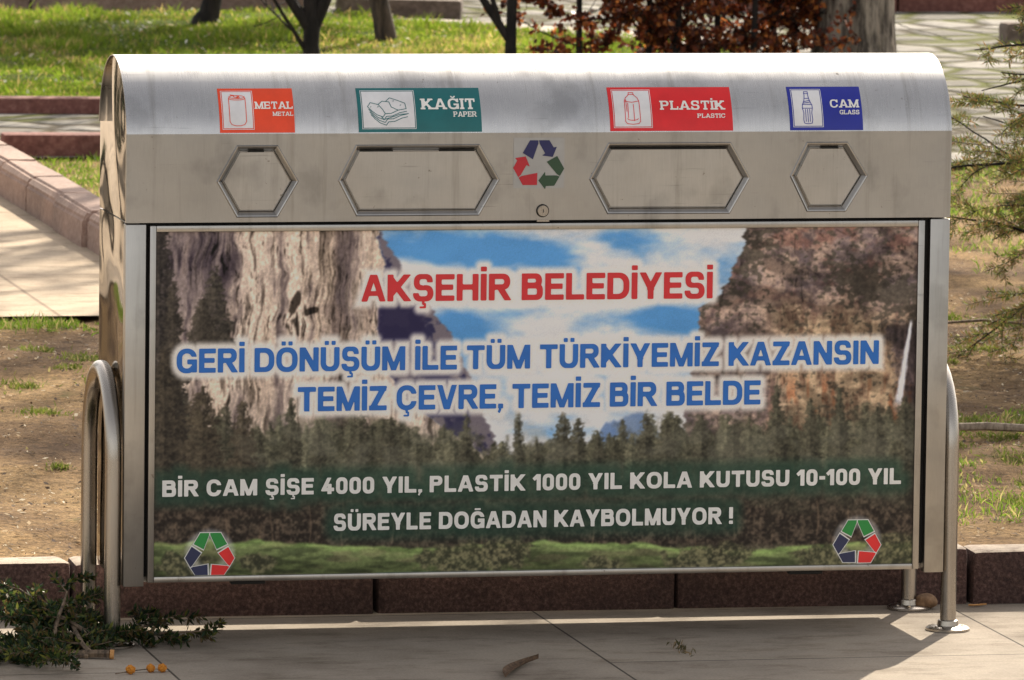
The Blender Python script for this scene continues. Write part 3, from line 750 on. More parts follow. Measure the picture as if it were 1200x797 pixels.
def glyph(ch, t=.215, h=.19, slab=0.0):
    """-> (advance width without side bearings, field); cap height 1"""
    base = {'Ş': 'S', 'Ç': 'C', 'İ': 'I', 'Ö': 'O', 'Ü': 'U', 'Ğ': 'G'}.get(ch, ch)
    V = lambda x: b_box(x, x+t, 0, 1)
    H = lambda x0, x1, y: b_box(x0, x1, y, y+h)
    sf = []                                            # slab serifs
    sw, sh = .10*slab, .15
    def foot(x0, x1, y): 
        if slab: sf.append(b_box(x0-sw, x1+sw, y, y+sh))
    def beak(x, y0, y1):
        if slab: sf.append(b_box(x, x+.13, y0, y1))
    if base == 'A':
        w = .94; f = band(b_seg(.10, 0, w/2, 1.06, t*.95), b_seg(w-.10, 0, w/2, 1.06, t*.95), I_(b_box(.2, w-.2, .21, .21+h*.9)))
        foot(.0, .2, 0); foot(w-.2, w, 0)
    elif base == 'B':
        w = .86; lob = lambda x1, y0, y1: I_(ringb(-.6, x1, y0, y1, .27, t, h), b_box(t*.5, 9, -1, 2))
        f = U(V(0), lob(w-.04, .455, 1), lob(w, 0, .455+h*.9))
        if slab: foot(-.0, t, 0); foot(0, t, 1-sh)
    elif base in 'CG':
        w = .92; f = ringb(0, w, -.012, 1.012, .46, t, h)
        if base == 'C':
            f = sub(f, b_box(w*.58, 2, .36, .66))
            beak(w-.15, .62, 1.0)
        else:
            f = U(sub(f, b_box(w*.58, 2, .30, .67)), b_box(w*.52, w, .36, .36+h), b_box(w-t*.92, w, .02, .5)); beak(w-.15, .64, 1.0)
    elif base == 'D':
        w = .90; f = U(V(0), I_(ringb(-.6, w, 0, 1, .44, t, h), b_box(t*.5, 9, -1, 2)))
    elif base == 'E':
        w = .76; f = U(V(0), H(0, w, 1-h), H(0, w-.05, .41), H(0, w, 0)); foot(0, .1, 0); foot(0, .1, 1-sh); beak(w-.11, .0, .32); beak(w-.13, .68, 1)
    elif base == 'H':
        w = .88; f = U(V(0), V(w-t), H(0, w, .41))
    elif base == 'I':
        w = t; f = V(0); foot(0, t, 0); foot(0, t, 1-sh)
    elif base == 'K':
        w = .94; f = band(V(0), b_seg(t*.6, .26, w-.14, 1, t*.92), b_seg(.36, .56, w-.12, 0, t*.98)); f = I_(f, b_box(0, w+.02, -1, 2))
        foot(0, t, 0); foot(0, t, 1-sh); foot(w-.30, w-.02, 0); foot(w-.32, w-.08, 1-sh)
    elif base == 'L':
        w = .74; f = U(V(0), H(0, w, 0)); foot(0, t, 1-sh); foot(0, .1, 0); beak(w-.12, 0, .36)
    elif base == 'M':
        w = 1.06; f = band(V(0), V(w-t), b_seg(t*.55, 1, w/2, .02, t*.9), b_seg(w-t*.55, 1, w/2, .02, t*.9)); f = I_(f, b_box(0, w, -1, 2))
        foot(0, t, 0); foot(w-t, w, 0); foot(0, .1, 1-sh); foot(w-.1, w, 1-sh)
    elif base == 'N':
        w = .87; f = I_(band(V(0), V(w-t), b_seg(t*.5, 1, w-t*.5, 0, t*1.0)), b_box(0, w, -1, 2))
    elif base == 'O':
        w = .97; f = ringb(0, w, -.012, 1.012, .47, t, h)
    elif base == '0':
        w = .72; f = ringb(0, w, -.01, 1.01, .34, t*.95, h)
    elif base in 'PR':
        w = .82 if base == 'P' else .88
        f = U(V(0), I_(ringb(-.6, w-.02, .40, 1, .30, t, h), b_box(t*.5, 9, -1, 2)))
        if base == 'R': f = U(f, I_(b_seg(w*.50, .50, w-.10, 0, t*.98, .1), BAND, b_box(.2, w+.06, -1, .5)))
        foot(0, t, 0); foot(0, .1, 1-sh)
        if base == 'R': foot(w-.18, w, 0)
    elif base == 'S':
        w = .82; hh = h*.95
        up = sub(ringb(.03, w-.03, .5-hh/2, 1.012, .285, t*.95, hh), b_box(w*.5, 2, .38, .70), b_box(w*.5, 2, 0, .6))
        lo = sub(ringb(0, w, -.012, .5+hh/2, .30, t*.98, hh), b_box(-1, w*.5, .30, .64), b_box(-1, w*.5, .4, 1))
        f = U(up, lo); beak(w-.16, .64, 1.0); beak(.0, 0, .36)
    elif base == 'T':
        w = .82; f = U(b_box(w/2-t/2, w/2+t/2, 0, 1), H(0, w, 1-h)); foot(w/2-t/2, w/2+t/2, 0); beak(0, .66, 1); beak(w-.13, .66, 1)
    elif base == 'U':
        w = .86; f = band(ringb(0, w, -.012, 2.2, .38, t, h))
    elif base == 'V':
        w = .88; f = band(b_seg(.11, 1, w/2, -.05, t*.95), b_seg(w-.11, 1, w/2, -.05, t*.95))
    elif base == 'Y':
        w = .90; f = band(b_box(w/2-t/2, w/2+t/2, 0, .45), I_(U(b_seg(.12, 1, w/2, .40, t*.98, .3), b_seg(w-.12, 1, w/2, .40, t*.98, .3)), b_box(-1, 2, .34, 2)))
    elif base == 'Z':
        w = .80; f = U(H(0, w, 0), H(0.02, w-.02, 1-h), I_(b_seg(.13, .06, w-.13, .94, t*1.02, .1), b_box(0, w, 0, 1)))
    elif base == '1':
        w = .46; f = U(b_box(w-t, w, 0, 1), I_(b_seg(.0, .66, w-t*.6, .95, t*.85, .0), b_box(-1, w, -1, 1)))
    elif base == '4':
        w = .76; f = U(b_box(w-.16-t, w-.16, 0, 1*.62), H(0, w, .17), I_(b_seg(.08, .24, w-.30, 1, t*.9, .1), b_box(-1, w, .17, 1)))
    elif base == '-':
        w = .38; f = b_box(0, w, .36, .36+h)
    elif base == ',':
        w = .20; f = U(b_box(0, t*.95, 0, .2), b_seg(.11, .0, .03, -.17, .11, .0))
    elif base == '!':
        w = t; f = U(b_box(0, t, 0, .2), b_box(.0, t, .32, 1))
    else:
        w = .36; f = None
    if sf: f = U(f, *[I_(q, BAND) for q in sf])
    c = w/2
    if ch in 'ŞÇ':
        f = U(f, b_box(c-.045, c+.045, -.1, .02), ringb(c-.16, c+.13, -.27, -.06, .10, .085, .075) if False else U(b_box(c-.04, c+.12, -.14, -.07), b_box(c+.04, c+.12, -.25, -.07), b_box(c-.14, c+.12, -.27, -.20)))
    if ch == 'İ': f = U(f, b_box(c-t*.5, c+t*.5, 1.09, 1.09+.18))
    if ch in 'ÖÜ': f = U(f, b_box(c-.25, c-.06, 1.09, 1.26), b_box(c+.06, c+.25, 1.09, 1.26))
    if ch == 'Ğ':
        f = U(f, b_box(c-.2, c+.2, 1.08, 1.19) if not slab else I_(ringb(c-.2, c+.2, 1.06, 1.5, .2, .10, .10), b_box(-9, 9, 1, 1.26)))
    return w, f

class Line:
    """one line of text: baseline from (x0, z0) to (x1, z1), cap height in metres"""
    def __init__(s, text, x0, x1, z0, z1, cap, gap=.115, space=.36, t=.215, h=.19, slab=0.0):
        s.g = []; pen = 0
        for ch in text:
            if ch == ' ': pen += space; continue
            w, f = glyph(ch, t, h, slab); s.g.append((pen, w, f)); pen += w+gap+(.06 if slab else 0)
        s.total = s.g[-1][0]+s.g[-1][1]
        s.sx = (x1-x0)/s.total; s.cap = cap; s.x0 = x0; s.z0 = z0; s.slope = (z1-z0)/(x1-x0); s.x1 = x1
    def field(s, X, Z, pad):
        """distance in metres on a regular grid (rows of constant Z)"""
        D = np.full(X.shape, pad*1.5)
        for pen, w, f in s.g:
            a = s.x0+pen*s.sx-pad; b = s.x0+(pen+w)*s.sx+pad
            zc = s.z0+s.slope*(a-s.x0)
            cols = np.where((X[0] >= a) & (X[0] <= b))[0]; rows = np.where((Z[:, 0] > zc-.35*s.cap-pad) & (Z[:, 0] < zc+1.35*s.cap+pad))[0]
            if not len(cols) or not len(rows): continue
            sl = np.ix_(rows, cols); x = X[sl]; z = Z[sl]
            gx_ = (x-s.x0)/s.sx-pen; gz_ = (z-s.z0-s.slope*(x-s.x0))/s.cap
            d = f(gx_, gz_)*(s.cap*.5+s.sx*.5)
            D[sl] = np.minimum(D[sl], d)
        return D
    def trace(s, n=30):
        st = s.cap/n
        xs = np.arange(s.x0-.1*s.cap, s.x1+.14*s.cap, st); zs = np.arange(s.z0-.4*s.cap-abs(s.slope)*(s.x1-s.x0), s.z0+1.4*s.cap+abs(s.slope)*(s.x1-s.x0), st)
        X, Z = np.meshgrid(xs, zs)
        return contour(s.field(X, Z, s.cap*.1), xs, zs)

def contour(D, xs, zs):
    """area where D<0 as polygons in the plane: full cells run together along a row, edge cells clipped"""
    V = []; F = []
    neg_ = D < 0
    c = neg_[:-1, :-1].astype(int)+neg_[:-1, 1:]+neg_[1:, 1:]+neg_[1:, :-1]
    for i in range(c.shape[0]):
        row = c[i]; j = 0; m = len(row)
        act = np.where(row > 0)[0]
        if not len(act): continue
        j = act[0]
        while j < m:
            if row[j] == 4:
                k = j
                while k+1 < m and row[k+1] == 4: k += 1
                b = len(V); V += [(xs[j], zs[i]), (xs[k+1], zs[i]), (xs[k+1], zs[i+1]), (xs[j], zs[i+1])]; F.append((b, b+1, b+2, b+3)); j = k+1; continue
            if row[j] > 0:
                P = [(xs[j], zs[i], D[i, j]), (xs[j+1], zs[i], D[i, j+1]), (xs[j+1], zs[i+1], D[i+1, j+1]), (xs[j], zs[i+1], D[i+1, j])]
                out = []
                for a in range(4):
                    p = P[a]; q = P[(a+1) % 4]
                    if p[2] < 0: out.append(p[:2])
                    if (p[2] < 0) != (q[2] < 0):
                        t = p[2]/(p[2]-q[2]); out.append((p[0]+t*(q[0]-p[0]), p[1]+t*(q[1]-p[1])))
                if len(out) > 2:
                    b = len(V); V += out; F.append(tuple(range(b, b+len(out))))
            j += 1
    return V, F
def flat_mesh(name, V, F, place, m, parent):
    me = bpy.data.meshes.new(name); me.from_pydata([place(x, z) for x, z in V], [], F)
    return link(name, me, m, parent)
def poly_mesh(name, polys, place, m, parent):
    V = []; F = []
    for P in polys:
        for tri in tessellate_polygon([[Vector((x, z, 0)) for x, z in P]]):
            b = len(V); V += [P[i] for i in tri]; F.append((b, b+1, b+2))
    return flat_mesh(name, V, F, place, m, parent)

# ------------------------------------------------------------------ the recycling bin
HW, DEP, ZB, ZG, ZS, ZT = 1.0, .408, .145, 1.004, 1.2120, 1.384
RAD = .2075; CY = .204; CZ = ZT-RAD
BIN = empty('recycling_bin', (0, 0, 0))
tag(BIN, 'wide stainless steel recycling bin with four hatches and a printed mountain poster', 'recycling bin')
A0 = math.asin((ZS-CZ)/RAD)
def dome(a, off=0.0): return (CY-(RAD+off)*math.cos(a), CZ+(RAD+off)*math.sin(a))
# carcass
mb = MB(); mb.box(-.990, .990, .034, .398, ZB+.006, ZG+.05)
mb.build('body', M['steel_v'], BIN)
mb = MB(); mb.box(-.962, .962, .024, .033, ZB+.02, ZG+.012); mb.build('gap_shade', M['dark'], BIN)  # near-black sheet that stands in for the shade in the gaps round the door
mb = MB(); mb.box(-.988, .988, .399, .407, ZB, ZS); mb.build('back_panel', M['steel_v'], BIN)
for s in (-1, 1):
    x = sorted((s*.9515, s*HW)); mb = MB(); mb.box(x[0], x[1], 0.0, .033, ZB, ZG-.004, .002, 2); mb.build('corner_post', M['steel_v'], BIN, True)
# domed lid: one bent sheet, front edge turned in a little
def lid():
    n = 48; T = .0025; prof = []
    for k in range(n+1):
        a = A0+(math.pi-2*A0)*k/n; prof.append(dome(a))
    inn = []
    for k in range(n+1):
        a = A0+(math.pi-2*A0)*k/n; inn.append(dome(a, -T))
    vs = []; fs = []
    for x in (-HW, HW):
        vs += [(x, y, z) for y, z in prof]+[(x, y, z) for y, z in inn]
    m = n+1
    for k in range(n):
        fs.append([k, k+1, 2*m+k+1, 2*m+k]); fs.append([m+k+1, m+k, 3*m+k, 3*m+k+1])
        fs.append([k+1, k, m+k, m+k+1]); fs.append([2*m+k, 2*m+k+1, 3*m+k+1, 3*m+k])
    fs.append([0, 2*m, 3*m, m]); fs.append([n, m+n, 3*m+n, 2*m+n])
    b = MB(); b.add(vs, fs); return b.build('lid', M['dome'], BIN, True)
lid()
# polished ends: upper cap with the rounded top, lower panel
def end_prof(z0, z1, inset, top):
    p = [(.002+inset, z0), (.002+inset, z1)] if not top else [(.002+inset, z0), (.002+inset, ZS)]
    if top:
        for k in range(33):
            a = A0+(math.pi-2*A0)*k/32; p.append(dome(a, -.004-inset))
    p += [(DEP-.002-inset, z1 if not top else ZS), (DEP-.002-inset, z0)]
    return p
for s in (-1, 1):
    for nm, z0, z1, top in (('end_cap', ZG+.002, ZS, True), ('side_panel', ZB, ZG-.002, False)):
        b = MB(); P = end_prof(z0, z1, 0.0, top)
        if not top: P = [(max(y, .034), z) for y, z in P]
        xo = s*.9965; xi = s*.9915; n = len(P)
        vs = [(xo, y, z) for y, z in P]+[(xi, y, z) for y, z in P]
        fs = [list(range(n)), list(range(n, 2*n))[::-1]]+[[i, n+i, n+(i+1) % n, (i+1) % n] for i in range(n)]
        bm = bmesh.new(); bv = [bm.verts.new(v) for v in vs]
        for f in fs: bm.faces.new([bv[i] for i in f])
        bmesh.ops.recalc_face_normals(bm, faces=bm.faces[:]); b.bm(bm)
        b.build(nm, M['mirror'], BIN)
# front panel with four hexagonal openings
HEX = [[(-.783, 1.100), (-.737, 1.1825), (-.642, 1.1825), (-.593, 1.100), (-.641, 1.018), (-.736, 1.018)],
       [(-.493, 1.101), (-.452, 1.1825), (-.158, 1.1825), (-.110, 1.101), (-.157, 1.019), (-.450, 1.019)],
       [(.113, 1.101), (.157, 1.1845), (.453, 1.1845), (.501, 1.102), (.453, 1.019), (.157, 1.020)],
       [(.604, 1.105), (.643, 1.1840), (.741, 1.1840), (.791, 1.105), (.739, 1.022), (.646, 1.022)]]
def offs(P, d):
    """polygon moved outwards by d (clockwise list)"""
    n = len(P); out = []
    for i in range(n):
        a, p, c = Vector(P[i-1]), Vector(P[i]), Vector(P[(i+1) % n])
        e1 = (p-a).normalized(); e2 = (c-p).normalized(); n1 = Vector((-e1.y, e1.x)); n2 = Vector((-e2.y, e2.x))
        b = (n1+n2); b = b/ max(.2, b.dot(n1)); out.append(tuple(p+b*d))
    return out
outer = [(-HW, ZG), (-HW, ZS), (HW, ZS), (HW, ZG)]
holes = [offs(h, .003) for h in HEX]
allp = outer+[p for h in holes for p in h]
tris = tessellate_polygon([[Vector((*p, 0)) for p in outer]]+[[Vector((*p, 0)) for p in h] for h in holes])
b = MB(); b.add([(x, 0.0, z) for x, z in allp], [list(t) for t in tris])
b.add([(-HW, 0, ZG), (HW, 0, ZG), (HW, .03, ZG), (-HW, .03, ZG)], [[0, 1, 2, 3]])
b.add([(-HW, 0, ZS), (HW, 0, ZS), (HW, .006, ZS), (-HW, .006, ZS)], [[3, 2, 1, 0]])
for s in (-1, 1): b.add([(s*HW, 0, ZG), (s*HW, 0, ZS), (s*HW, .012, ZS), (s*HW, .012, ZG)], [[0, 1, 2, 3] if s > 0 else [3, 2, 1, 0]])
bm = bmesh.new(); bv = [bm.verts.new(v) for v in b.v]
for f in b.f: bm.faces.new([bv[i] for i in f])
for f in bm.faces:
    if abs(f.normal.y) > .9 and f.normal.y > 0: f.normal_flip()
me = bpy.data.meshes.new('front_panel'); bm.to_mesh(me); bm.free()
link('front_panel', me, M['steel'], BIN)
for hi, h in enumerate(HEX):
    hat = MB(); p0 = offs(h, -.0125); p1 = offs(h, -.0145); n = 6
    vs = [(x, .0065, z) for x, z in p1]+[(x, .0085, z) for x, z in p0]+[(x, .018, z) for x, z in p0]
    hat.add(vs, [list(range(n))[::-1] if False else list(range(n))]+[[k*n+i, k*n+(i+1) % n, (k+1)*n+(i+1) % n, (k+1)*n+i] for k in range(2) for i in range(n)])
    ho = hat.build('hatch', M['steel_pale'], BIN)
    rim = MB(); lv = [(offs(h, .003), 0.0), (offs(h, .0005), -.0035), (offs(h, -.002), -.0025), (offs(h, -.0095), .0075), (offs(h, -.0115), .0115), (offs(h, -.0125), .0115)]
    vs = [(x, y, z) for P, y in lv for x, z in P]
    rim.add(vs, [[k*n+i, k*n+(i+1) % n, (k+1)*n+(i+1) % n, (k+1)*n+i] for k in range(len(lv)-1) for i in range(n)])
    rim.build('hatch_rim', M['steel_pale'], ho)
    x0, x1 = h[1][0], h[2][0]; w = x1-x0; zt = h[1][1]-.0128
    spans = [[(.28, .68)], [(.03, .30), (.68, .97)], [(.02, .98)], [(.36, .80)]][hi]
    for a, c in spans:
        sl = MB(); sl.box(x0+w*a, x0+w*c, .0050, .0078, zt-.0012 if hi != 2 else zt-.0002, zt+.0020); sl.build('slot', M['dark'], ho)
mb = MB()
bm = bmesh.new(); bmesh.ops.create_cone(bm, cap_ends=True, segments=28, radius1=.0145, radius2=.0125, depth=.008)
bmesh.ops.rotate(bm, verts=bm.verts, matrix=Matrix.Rotation(R_(90), 3, 'X')); bmesh.ops.translate(bm, verts=bm.verts, vec=(-.002, -.0042, 1.0265))
mb.bm(bm); rg_ = MB(); rg_.lathe([(.0156, 0), (.0156, .0015)], (0, 0, 0), 28); rg_.v = [(x-.002, -z-.0004, y+1.0265) for x, y, z in rg_.v]; rg_.build('lock_ring', M['dark'], BIN); lk = mb.build('lock', M['tube'], BIN, True)
mb = MB(); mb.box(-.0028, -.0010, -.0092, -.0081, 1.0225, 1.0305); mb.build('keyhole', M['dark'], lk)
mb = MB(); mb.box(-.016, .014, -.003, .004, ZG-.0035, ZG+.0015); mb.build('catch', M['tube'], BIN)

# door with its frame
DX0, DX1, DZ0, DZ1 = -.9435, .9365, .1545, .9975
PX0, PX1, PZ0, PZ1 = -.9285, .9205, .1680, .9825
DOOR = None
b = MB(); b.box(DX0+.004, DX1-.004, .003, .022, DZ0+.004, DZ1-.004); DOOR = b.build('door', M['steel_v'], BIN)
b = MB()
b.box(DX0, PX0, -.006, .0215, DZ0, DZ1, .002); b.box(PX1, DX1, -.006, .0215, DZ0, DZ1, .002)
b.box(PX0+.0002, PX1-.0002, -.006, .0215, DZ0, PZ0, .002); b.box(PX0+.0002, PX1-.0002, -.006, .0215, PZ1, DZ1, .002)
b.build('door_frame', M['steel_v'], DOOR, True)
for x in (-.70, .66):
    b = MB(); b.box(x-.042, x+.042, .008, .03, .1445, .1535, .003); b.build('hinge', M['dark'], DOOR)

# ------------------------------------------------------------------ the printed poster
LN = [Line('AKŞEHİR BELEDİYESİ', -.436, .416, .814, .814, .0635, .09, .36, .240, .20),
      Line('GERİ DÖNÜŞÜM İLE TÜM TÜRKİYEMİZ KAZANSIN', -.877, .829, .6495, .652, .0570, .09, .36, .245, .20),
      Line('TEMİZ ÇEVRE, TEMİZ BİR BELDE', -.587, .538, .555, .558, .0580, .09, .36, .245, .20),
      Line('BİR CAM ŞİŞE 4000 YIL, PLASTİK 1000 YIL KOLA KUTUSU 10-100 YIL', -.909, .890, .357, .361, .0390, .12, .40, .26, .22),
      Line('SÜREYLE DOĞADAN KAYBOLMUYOR !', -.498, .475, .270, .271, .0405, .12, .40, .26, .22)]
def paint():
    nx, nz = 980, 440
    xs = np.linspace(PX0, PX1, nx); zs = np.linspace(PZ0, PZ1, nz)
    X, Z = np.meshgrid(xs, zs)
    u = (X-PX0)/(PX1-PX0); v = (Z-PZ0)/(PZ1-PZ0)
    px = 182+892*u-(1-v)*(2+3*u)+0*v; py = 677-17*u-v*(404-9*u)      # a convenient drawing grid for the picture
    img = np.zeros(X.shape+(3,))
    def lay(c, a):
        nonlocal img
        a = np.clip(a, 0, 1)[..., None]; img = img*(1-a)+np.asarray(c, float)*a if np.ndim(c) == 1 else img*(1-a)+c*a
    def mixs(a, b, t): return np.asarray(a, float)*(1-t[..., None])+np.asarray(b, float)*t[..., None]
    # sky with loose cloud
    n1 = fbm(px/95, py/42, 1, 5); n2 = fbm(px/30, py/14, 2, 4)
    cl = n1*.7+n2*.3
    bias = np.zeros_like(px)
    for x, y, a, c, g in ((520, 292, 95, 24, -.42), (600, 300, 60, 18, -.25), (720, 282, 38, 16, -.26), (520, 378, 45, 20, -.34), (668, 380, 26, 16, -.22), (790, 375, 80, 17, -.40), (850, 345, 40, 30, -.3), (700, 520, 80, 30, -.05)):
        bias += g*np.exp(-((px-x)/a)**2-((py-y)/c)**2)
    m = sstep(.22, .60, cl+bias*1.05+.06)**.8
    img = mixs((88, 142, 194), (206, 205, 206), m)*(.93+.14*fbm(px/60, py/30, 3, 4))[..., None]
    # distant blue hill in the gap
    hill = sstep(-3, 3, py-(560-75*np.exp(-((px-745)/38)**2)-40*np.exp(-((px-700)/25)**2)+10*(fbm(px/9, py*0, 9)-.5)))
    lay(mixs((96, 122, 164), (132, 150, 180), fbm(px/9, py/9, 151, 4)), hill)
    # left cliff
    edge = np.interp(py, [265, 290, 320, 355, 400, 440, 480, 520, 560], [438, 440, 447, 441, 440, 452, 480, 545, 590])+6*(fbm(py/7, px*0, 12)-.5)*2
    def ridge(x, y, sd, o=3):
        r = np.zeros_like(x); a = 1.0; t = 0
        for q in range(o):
            r += a*(1-np.abs(2*vnoise(x*2**q, y*2**q, sd+q*7)-1)); t += a; a *= .6
        return r/t
    wx = px+7*(fbm(px/40, py/40, 4)-.5)*2+(py-360)*.05
    st = fbm(wx/13, py/120, 15, 5); st2 = fbm(wx/3.2, py/26, 16, 4); bl = fbm(px/34, py/34, 17, 5)
    t = sstep(.34, .60, st*.48+st2*.27+bl*.25+.035)
    c = mixs((108, 98, 98), (204, 187, 174), t)
    wm = sstep(.50, .66, fbm(wx/24, py/150, 18)); c = c*(1-wm[..., None]*.25)+np.array((204, 182, 160.))*wm[..., None]*.25
    dz = sstep(292, 248, px+18*(bl-.5)*2)*sstep(430, 340, py+20*(bl-.5)*2)
    c = c*(1-dz[..., None]*.30)+np.array((0, 0, 7.))*dz[..., None]
    dz2 = sstep(352, 372, wx)*sstep(436, 410, wx)*sstep(.42, .56, st2*.6+bl*.4); c = c*(1-dz2[..., None]*.25)
    crack = sstep(.80, .90, ridge(wx/9, py/70, 19))*sstep(.40, .56, fbm(px/28, py/50, 20)); c = c*(1-.58*crack[..., None])
    crack = sstep(.80, .92, ridge(wx/5, py/28, 119))*sstep(.46, .60, fbm(px/20, py/34, 120)); c = c*(1-.5*crack[..., None])
    ledge = sstep(.84, .92, ridge(px/26+py/60, py/11, 219))*sstep(.50, .60, fbm(px/24, py/24, 220)); c = c*(1-.0*ledge[..., None])
    def blob(x, y, a, b_, k): return sstep(1.15, .75, np.hypot((px-x-k*(py-y))/a, (py-y)/b_)+.9*(fbm(px/6, py/7, 221)-.5))
    cave = np.maximum.reduce([blob(342, 356, 5, 15, -.35), blob(361, 365, 8, 5, -.7), blob(345, 382, 1.8, 16, .05)])
    c = c*(1-.60*cave[..., None])
    vs_ = ridge(wx/4.2+.6*fbm(px/9, py/20, 251), py/95, 250, 4); c = c*(1-.42*sstep(.66, .86, vs_)*sstep(.36, .58, fbm(px/30, py/60, 252)))[..., None]
    c = np.clip((c-150)*1.18+150, 20, 236)*(.78+.44*fbm(px/1.9, py/2.8, 22, 3))[..., None]
    lay(c, sstep(1.5, -1.5, px-edge))
    # shaded shoulder to the right of it
    e2 = np.interp(py, [265, 285, 320, 352, 392, 430, 480, 520, 560], [438, 447, 470, 492, 522, 540, 560, 576, 590])+5*(fbm(py/5, px*0, 13)-.5)*2
    sh = mixs((52, 50, 78), (112, 104, 112), sstep(.4, .62, fbm(px/10, py/9, 23, 4)+.3*sstep(20, 0, e2-px)))
    shm = sstep(-2, 2, px-edge)*sstep(2, -2, px-e2)
    lay(sh, shm)
    nv = sstep(436, 440, px)*sstep(497, 488, px)*sstep(358, 363, py)*sstep(402, 394, py); lay((48, 44, 72), nv*.9)
    # right cliff
    er = np.interp(py, [262, 280, 310, 330, 345, 360, 385, 400, 430, 470, 500], [869, 866, 858, 848, 836, 818, 813, 812, 808, 800, 798])+7*(fbm(py/6, px*0, 25)-.5)*2
    a1 = fbm(px/24, py/24, 26, 5); a2 = fbm(px/5.5, py/4.6, 27, 5); a3 = fbm(px/55, py/40, 28, 4)
    c = mixs((104, 90, 90), (196, 170, 154), sstep(.34, .64, a1*.6+a2*.4))
    rd = sstep(.48, .62, fbm(px/34, py/15, 29, 5))*sstep(450, 250, py); c = c*(1-rd[..., None]*.40)+np.array((168, 112, 94.))*rd[..., None]*.40
    gy_ = sstep(.5, .64, fbm(px/20+3, py/30, 129, 4)); c = c*(1-gy_[..., None]*.35)+np.array((138, 126, 132.))*gy_[..., None]*.35
    lowc = sstep(345, 385, py+30*(a3-.5)+10*(a2-.5))*sstep(885, 925, px+20*(a3-.5))
    beige = mixs((128, 102, 86), (202, 176, 146), sstep(.32, .6, fbm(px/7, py/34, 30, 5)*.6+a2*.4))
    og = sstep(.50, .64, fbm(px/9, py/55, 35, 4))*sstep(425, 465, py); beige = beige*(1-.55*og[..., None])+np.array((192, 116, 78.))*.55*og[..., None]
    c = c*(1-lowc[..., None])+beige*lowc[..., None]
    diag = sstep(.80, .92, ridge((px+.8*py)/26, (py-.5*px)/9, 231))*sstep(.42, .56, fbm(px/26, py/26, 232)); c = c*(1-.42*diag[..., None])
    vert = sstep(.82, .93, ridge(px/7, py/38, 233))*sstep(.44, .58, fbm(px/22, py/26, 234)); c = c*(1-.45*vert[..., None])
    vf = fbm(px/5.5, py/4.0, 31, 4)
    vb = -.06+.24*np.exp(-((px-er-14)/22)**2)*sstep(420, 300, py)+.36*np.exp(-((py-336-(px-1010)*.34)/24)**2)*sstep(945, 1000, px)+.10*np.exp(-((py-300-(px-900)*.25)/14)**2)
    veg = sstep(.56, .63, vf+vb)
    c = c*(1-veg[..., None]*.8)+mixs((66, 62, 56), (112, 104, 92), fbm(px/3, py/2.4, 32, 3))*veg[..., None]*.8
    dk = sstep(1022, 1046, px-.30*(py-380)+16*(a2-.5)*2)*sstep(368, 388, py+10*(a2-.5)); c = c*(1-.86*dk[..., None])+mixs((52, 46, 50), (92, 80, 84), sstep(.4, .7, fbm(px/4, py/9, 36, 4)))*.86*dk[..., None]
    wfx = px-(1066-.15*(py-380))
    wf = sstep(1, .35, np.abs(wfx)/(2.2+.050*(py-374))+.55*(fbm(px/2.2, py/10, 33, 3)-.4))*sstep(372, 380, py)*sstep(488, 462, py+10*(a2-.5))
    sl_ = sstep(.44, .58, fbm((px+.6*py)/42, (py-.3*px)/20, 260, 4)); c = c*(1-.28*sl_)[..., None]
    c = c*(.86+.28*fbm(px/2.0, py/1.9, 34, 3))[..., None]*.94
    lay(c, sstep(1.6, -1.6, er-px)); lay((212, 214, 222), wf)
    # forest: conifers from far to near
    def conifer(x, top, base, w, c0, c1, sd, soft=1.5):
        nonlocal img
        k = np.where((xs > -9))[0]
        j0, j1 = np.searchsorted(px[nz//2], [x-w-6, x+w+6]); 
        if j1 <= j0: return
        X_ = px[:, j0:j1]; Y_ = py[:, j0:j1]
        tt = (Y_-top)/(base-top)
        sd2 = sd+np.where(X_ > x, 1000, 0)
        lump = vnoise(X_*0+np.where(X_ > x, 3.3, 7.7), Y_/(2.6+.02*(base-top)), sd)*.62+vnoise(X_*0+np.where(X_ > x, 13.3, 17.7), Y_/1.7, sd+3)*.38
        half = w*(np.clip(tt, 0, 1)**.62)*(.38+.85*lump)+.5
        nz_ = vnoise(X_/2.1, Y_/1.9, sd+5)*.6+vnoise(X_/5, Y_/4.5, sd+6)*.4
        a = sstep(soft, -soft, np.abs(X_-x)-half+(nz_-.5)*w*.55)*(tt > 0)*sstep(1.05, .85, tt)
        a *= .70+.45*sstep(.25, .5, nz_)
        q = np.clip(vnoise(X_/1.8, Y_/1.6, sd+9)*.55+.5*vnoise(X_/4.5, Y_/3.5, sd+2)+.12*np.sign(x-X_)-.08, 0, 1)
        cc = np.asarray(c0)*(1-q[..., None])+np.asarray(c1)*q[..., None]
        a = np.clip(a, 0, 1)[..., None]
        img[:, j0:j1] = img[:, j0:j1]*(1-a)+cc*a
    rg = np.random.default_rng(3)
    bel = np.interp(px, [180, 270, 330, 440, 520, 600, 700, 760, 900, 1080], [470, 510, 505, 495, 520, 528, 520, 505, 500, 480])
    floor_ = sstep(-14, 18, py-bel-34*(fbm(px/13, py/16, 40, 4)-.5)*2)
    tex = fbm(px/9, py/7, 41, 5)*.55+fbm(px/2.6, py/2.2, 141, 3)*.45
    gtx = mixs((50, 49, 43), (118, 114, 94), sstep(.34, .68, tex))
    lay(gtx, floor_); hz_ = sstep(.45, .62, fbm(px/34, py/22, 270, 4))
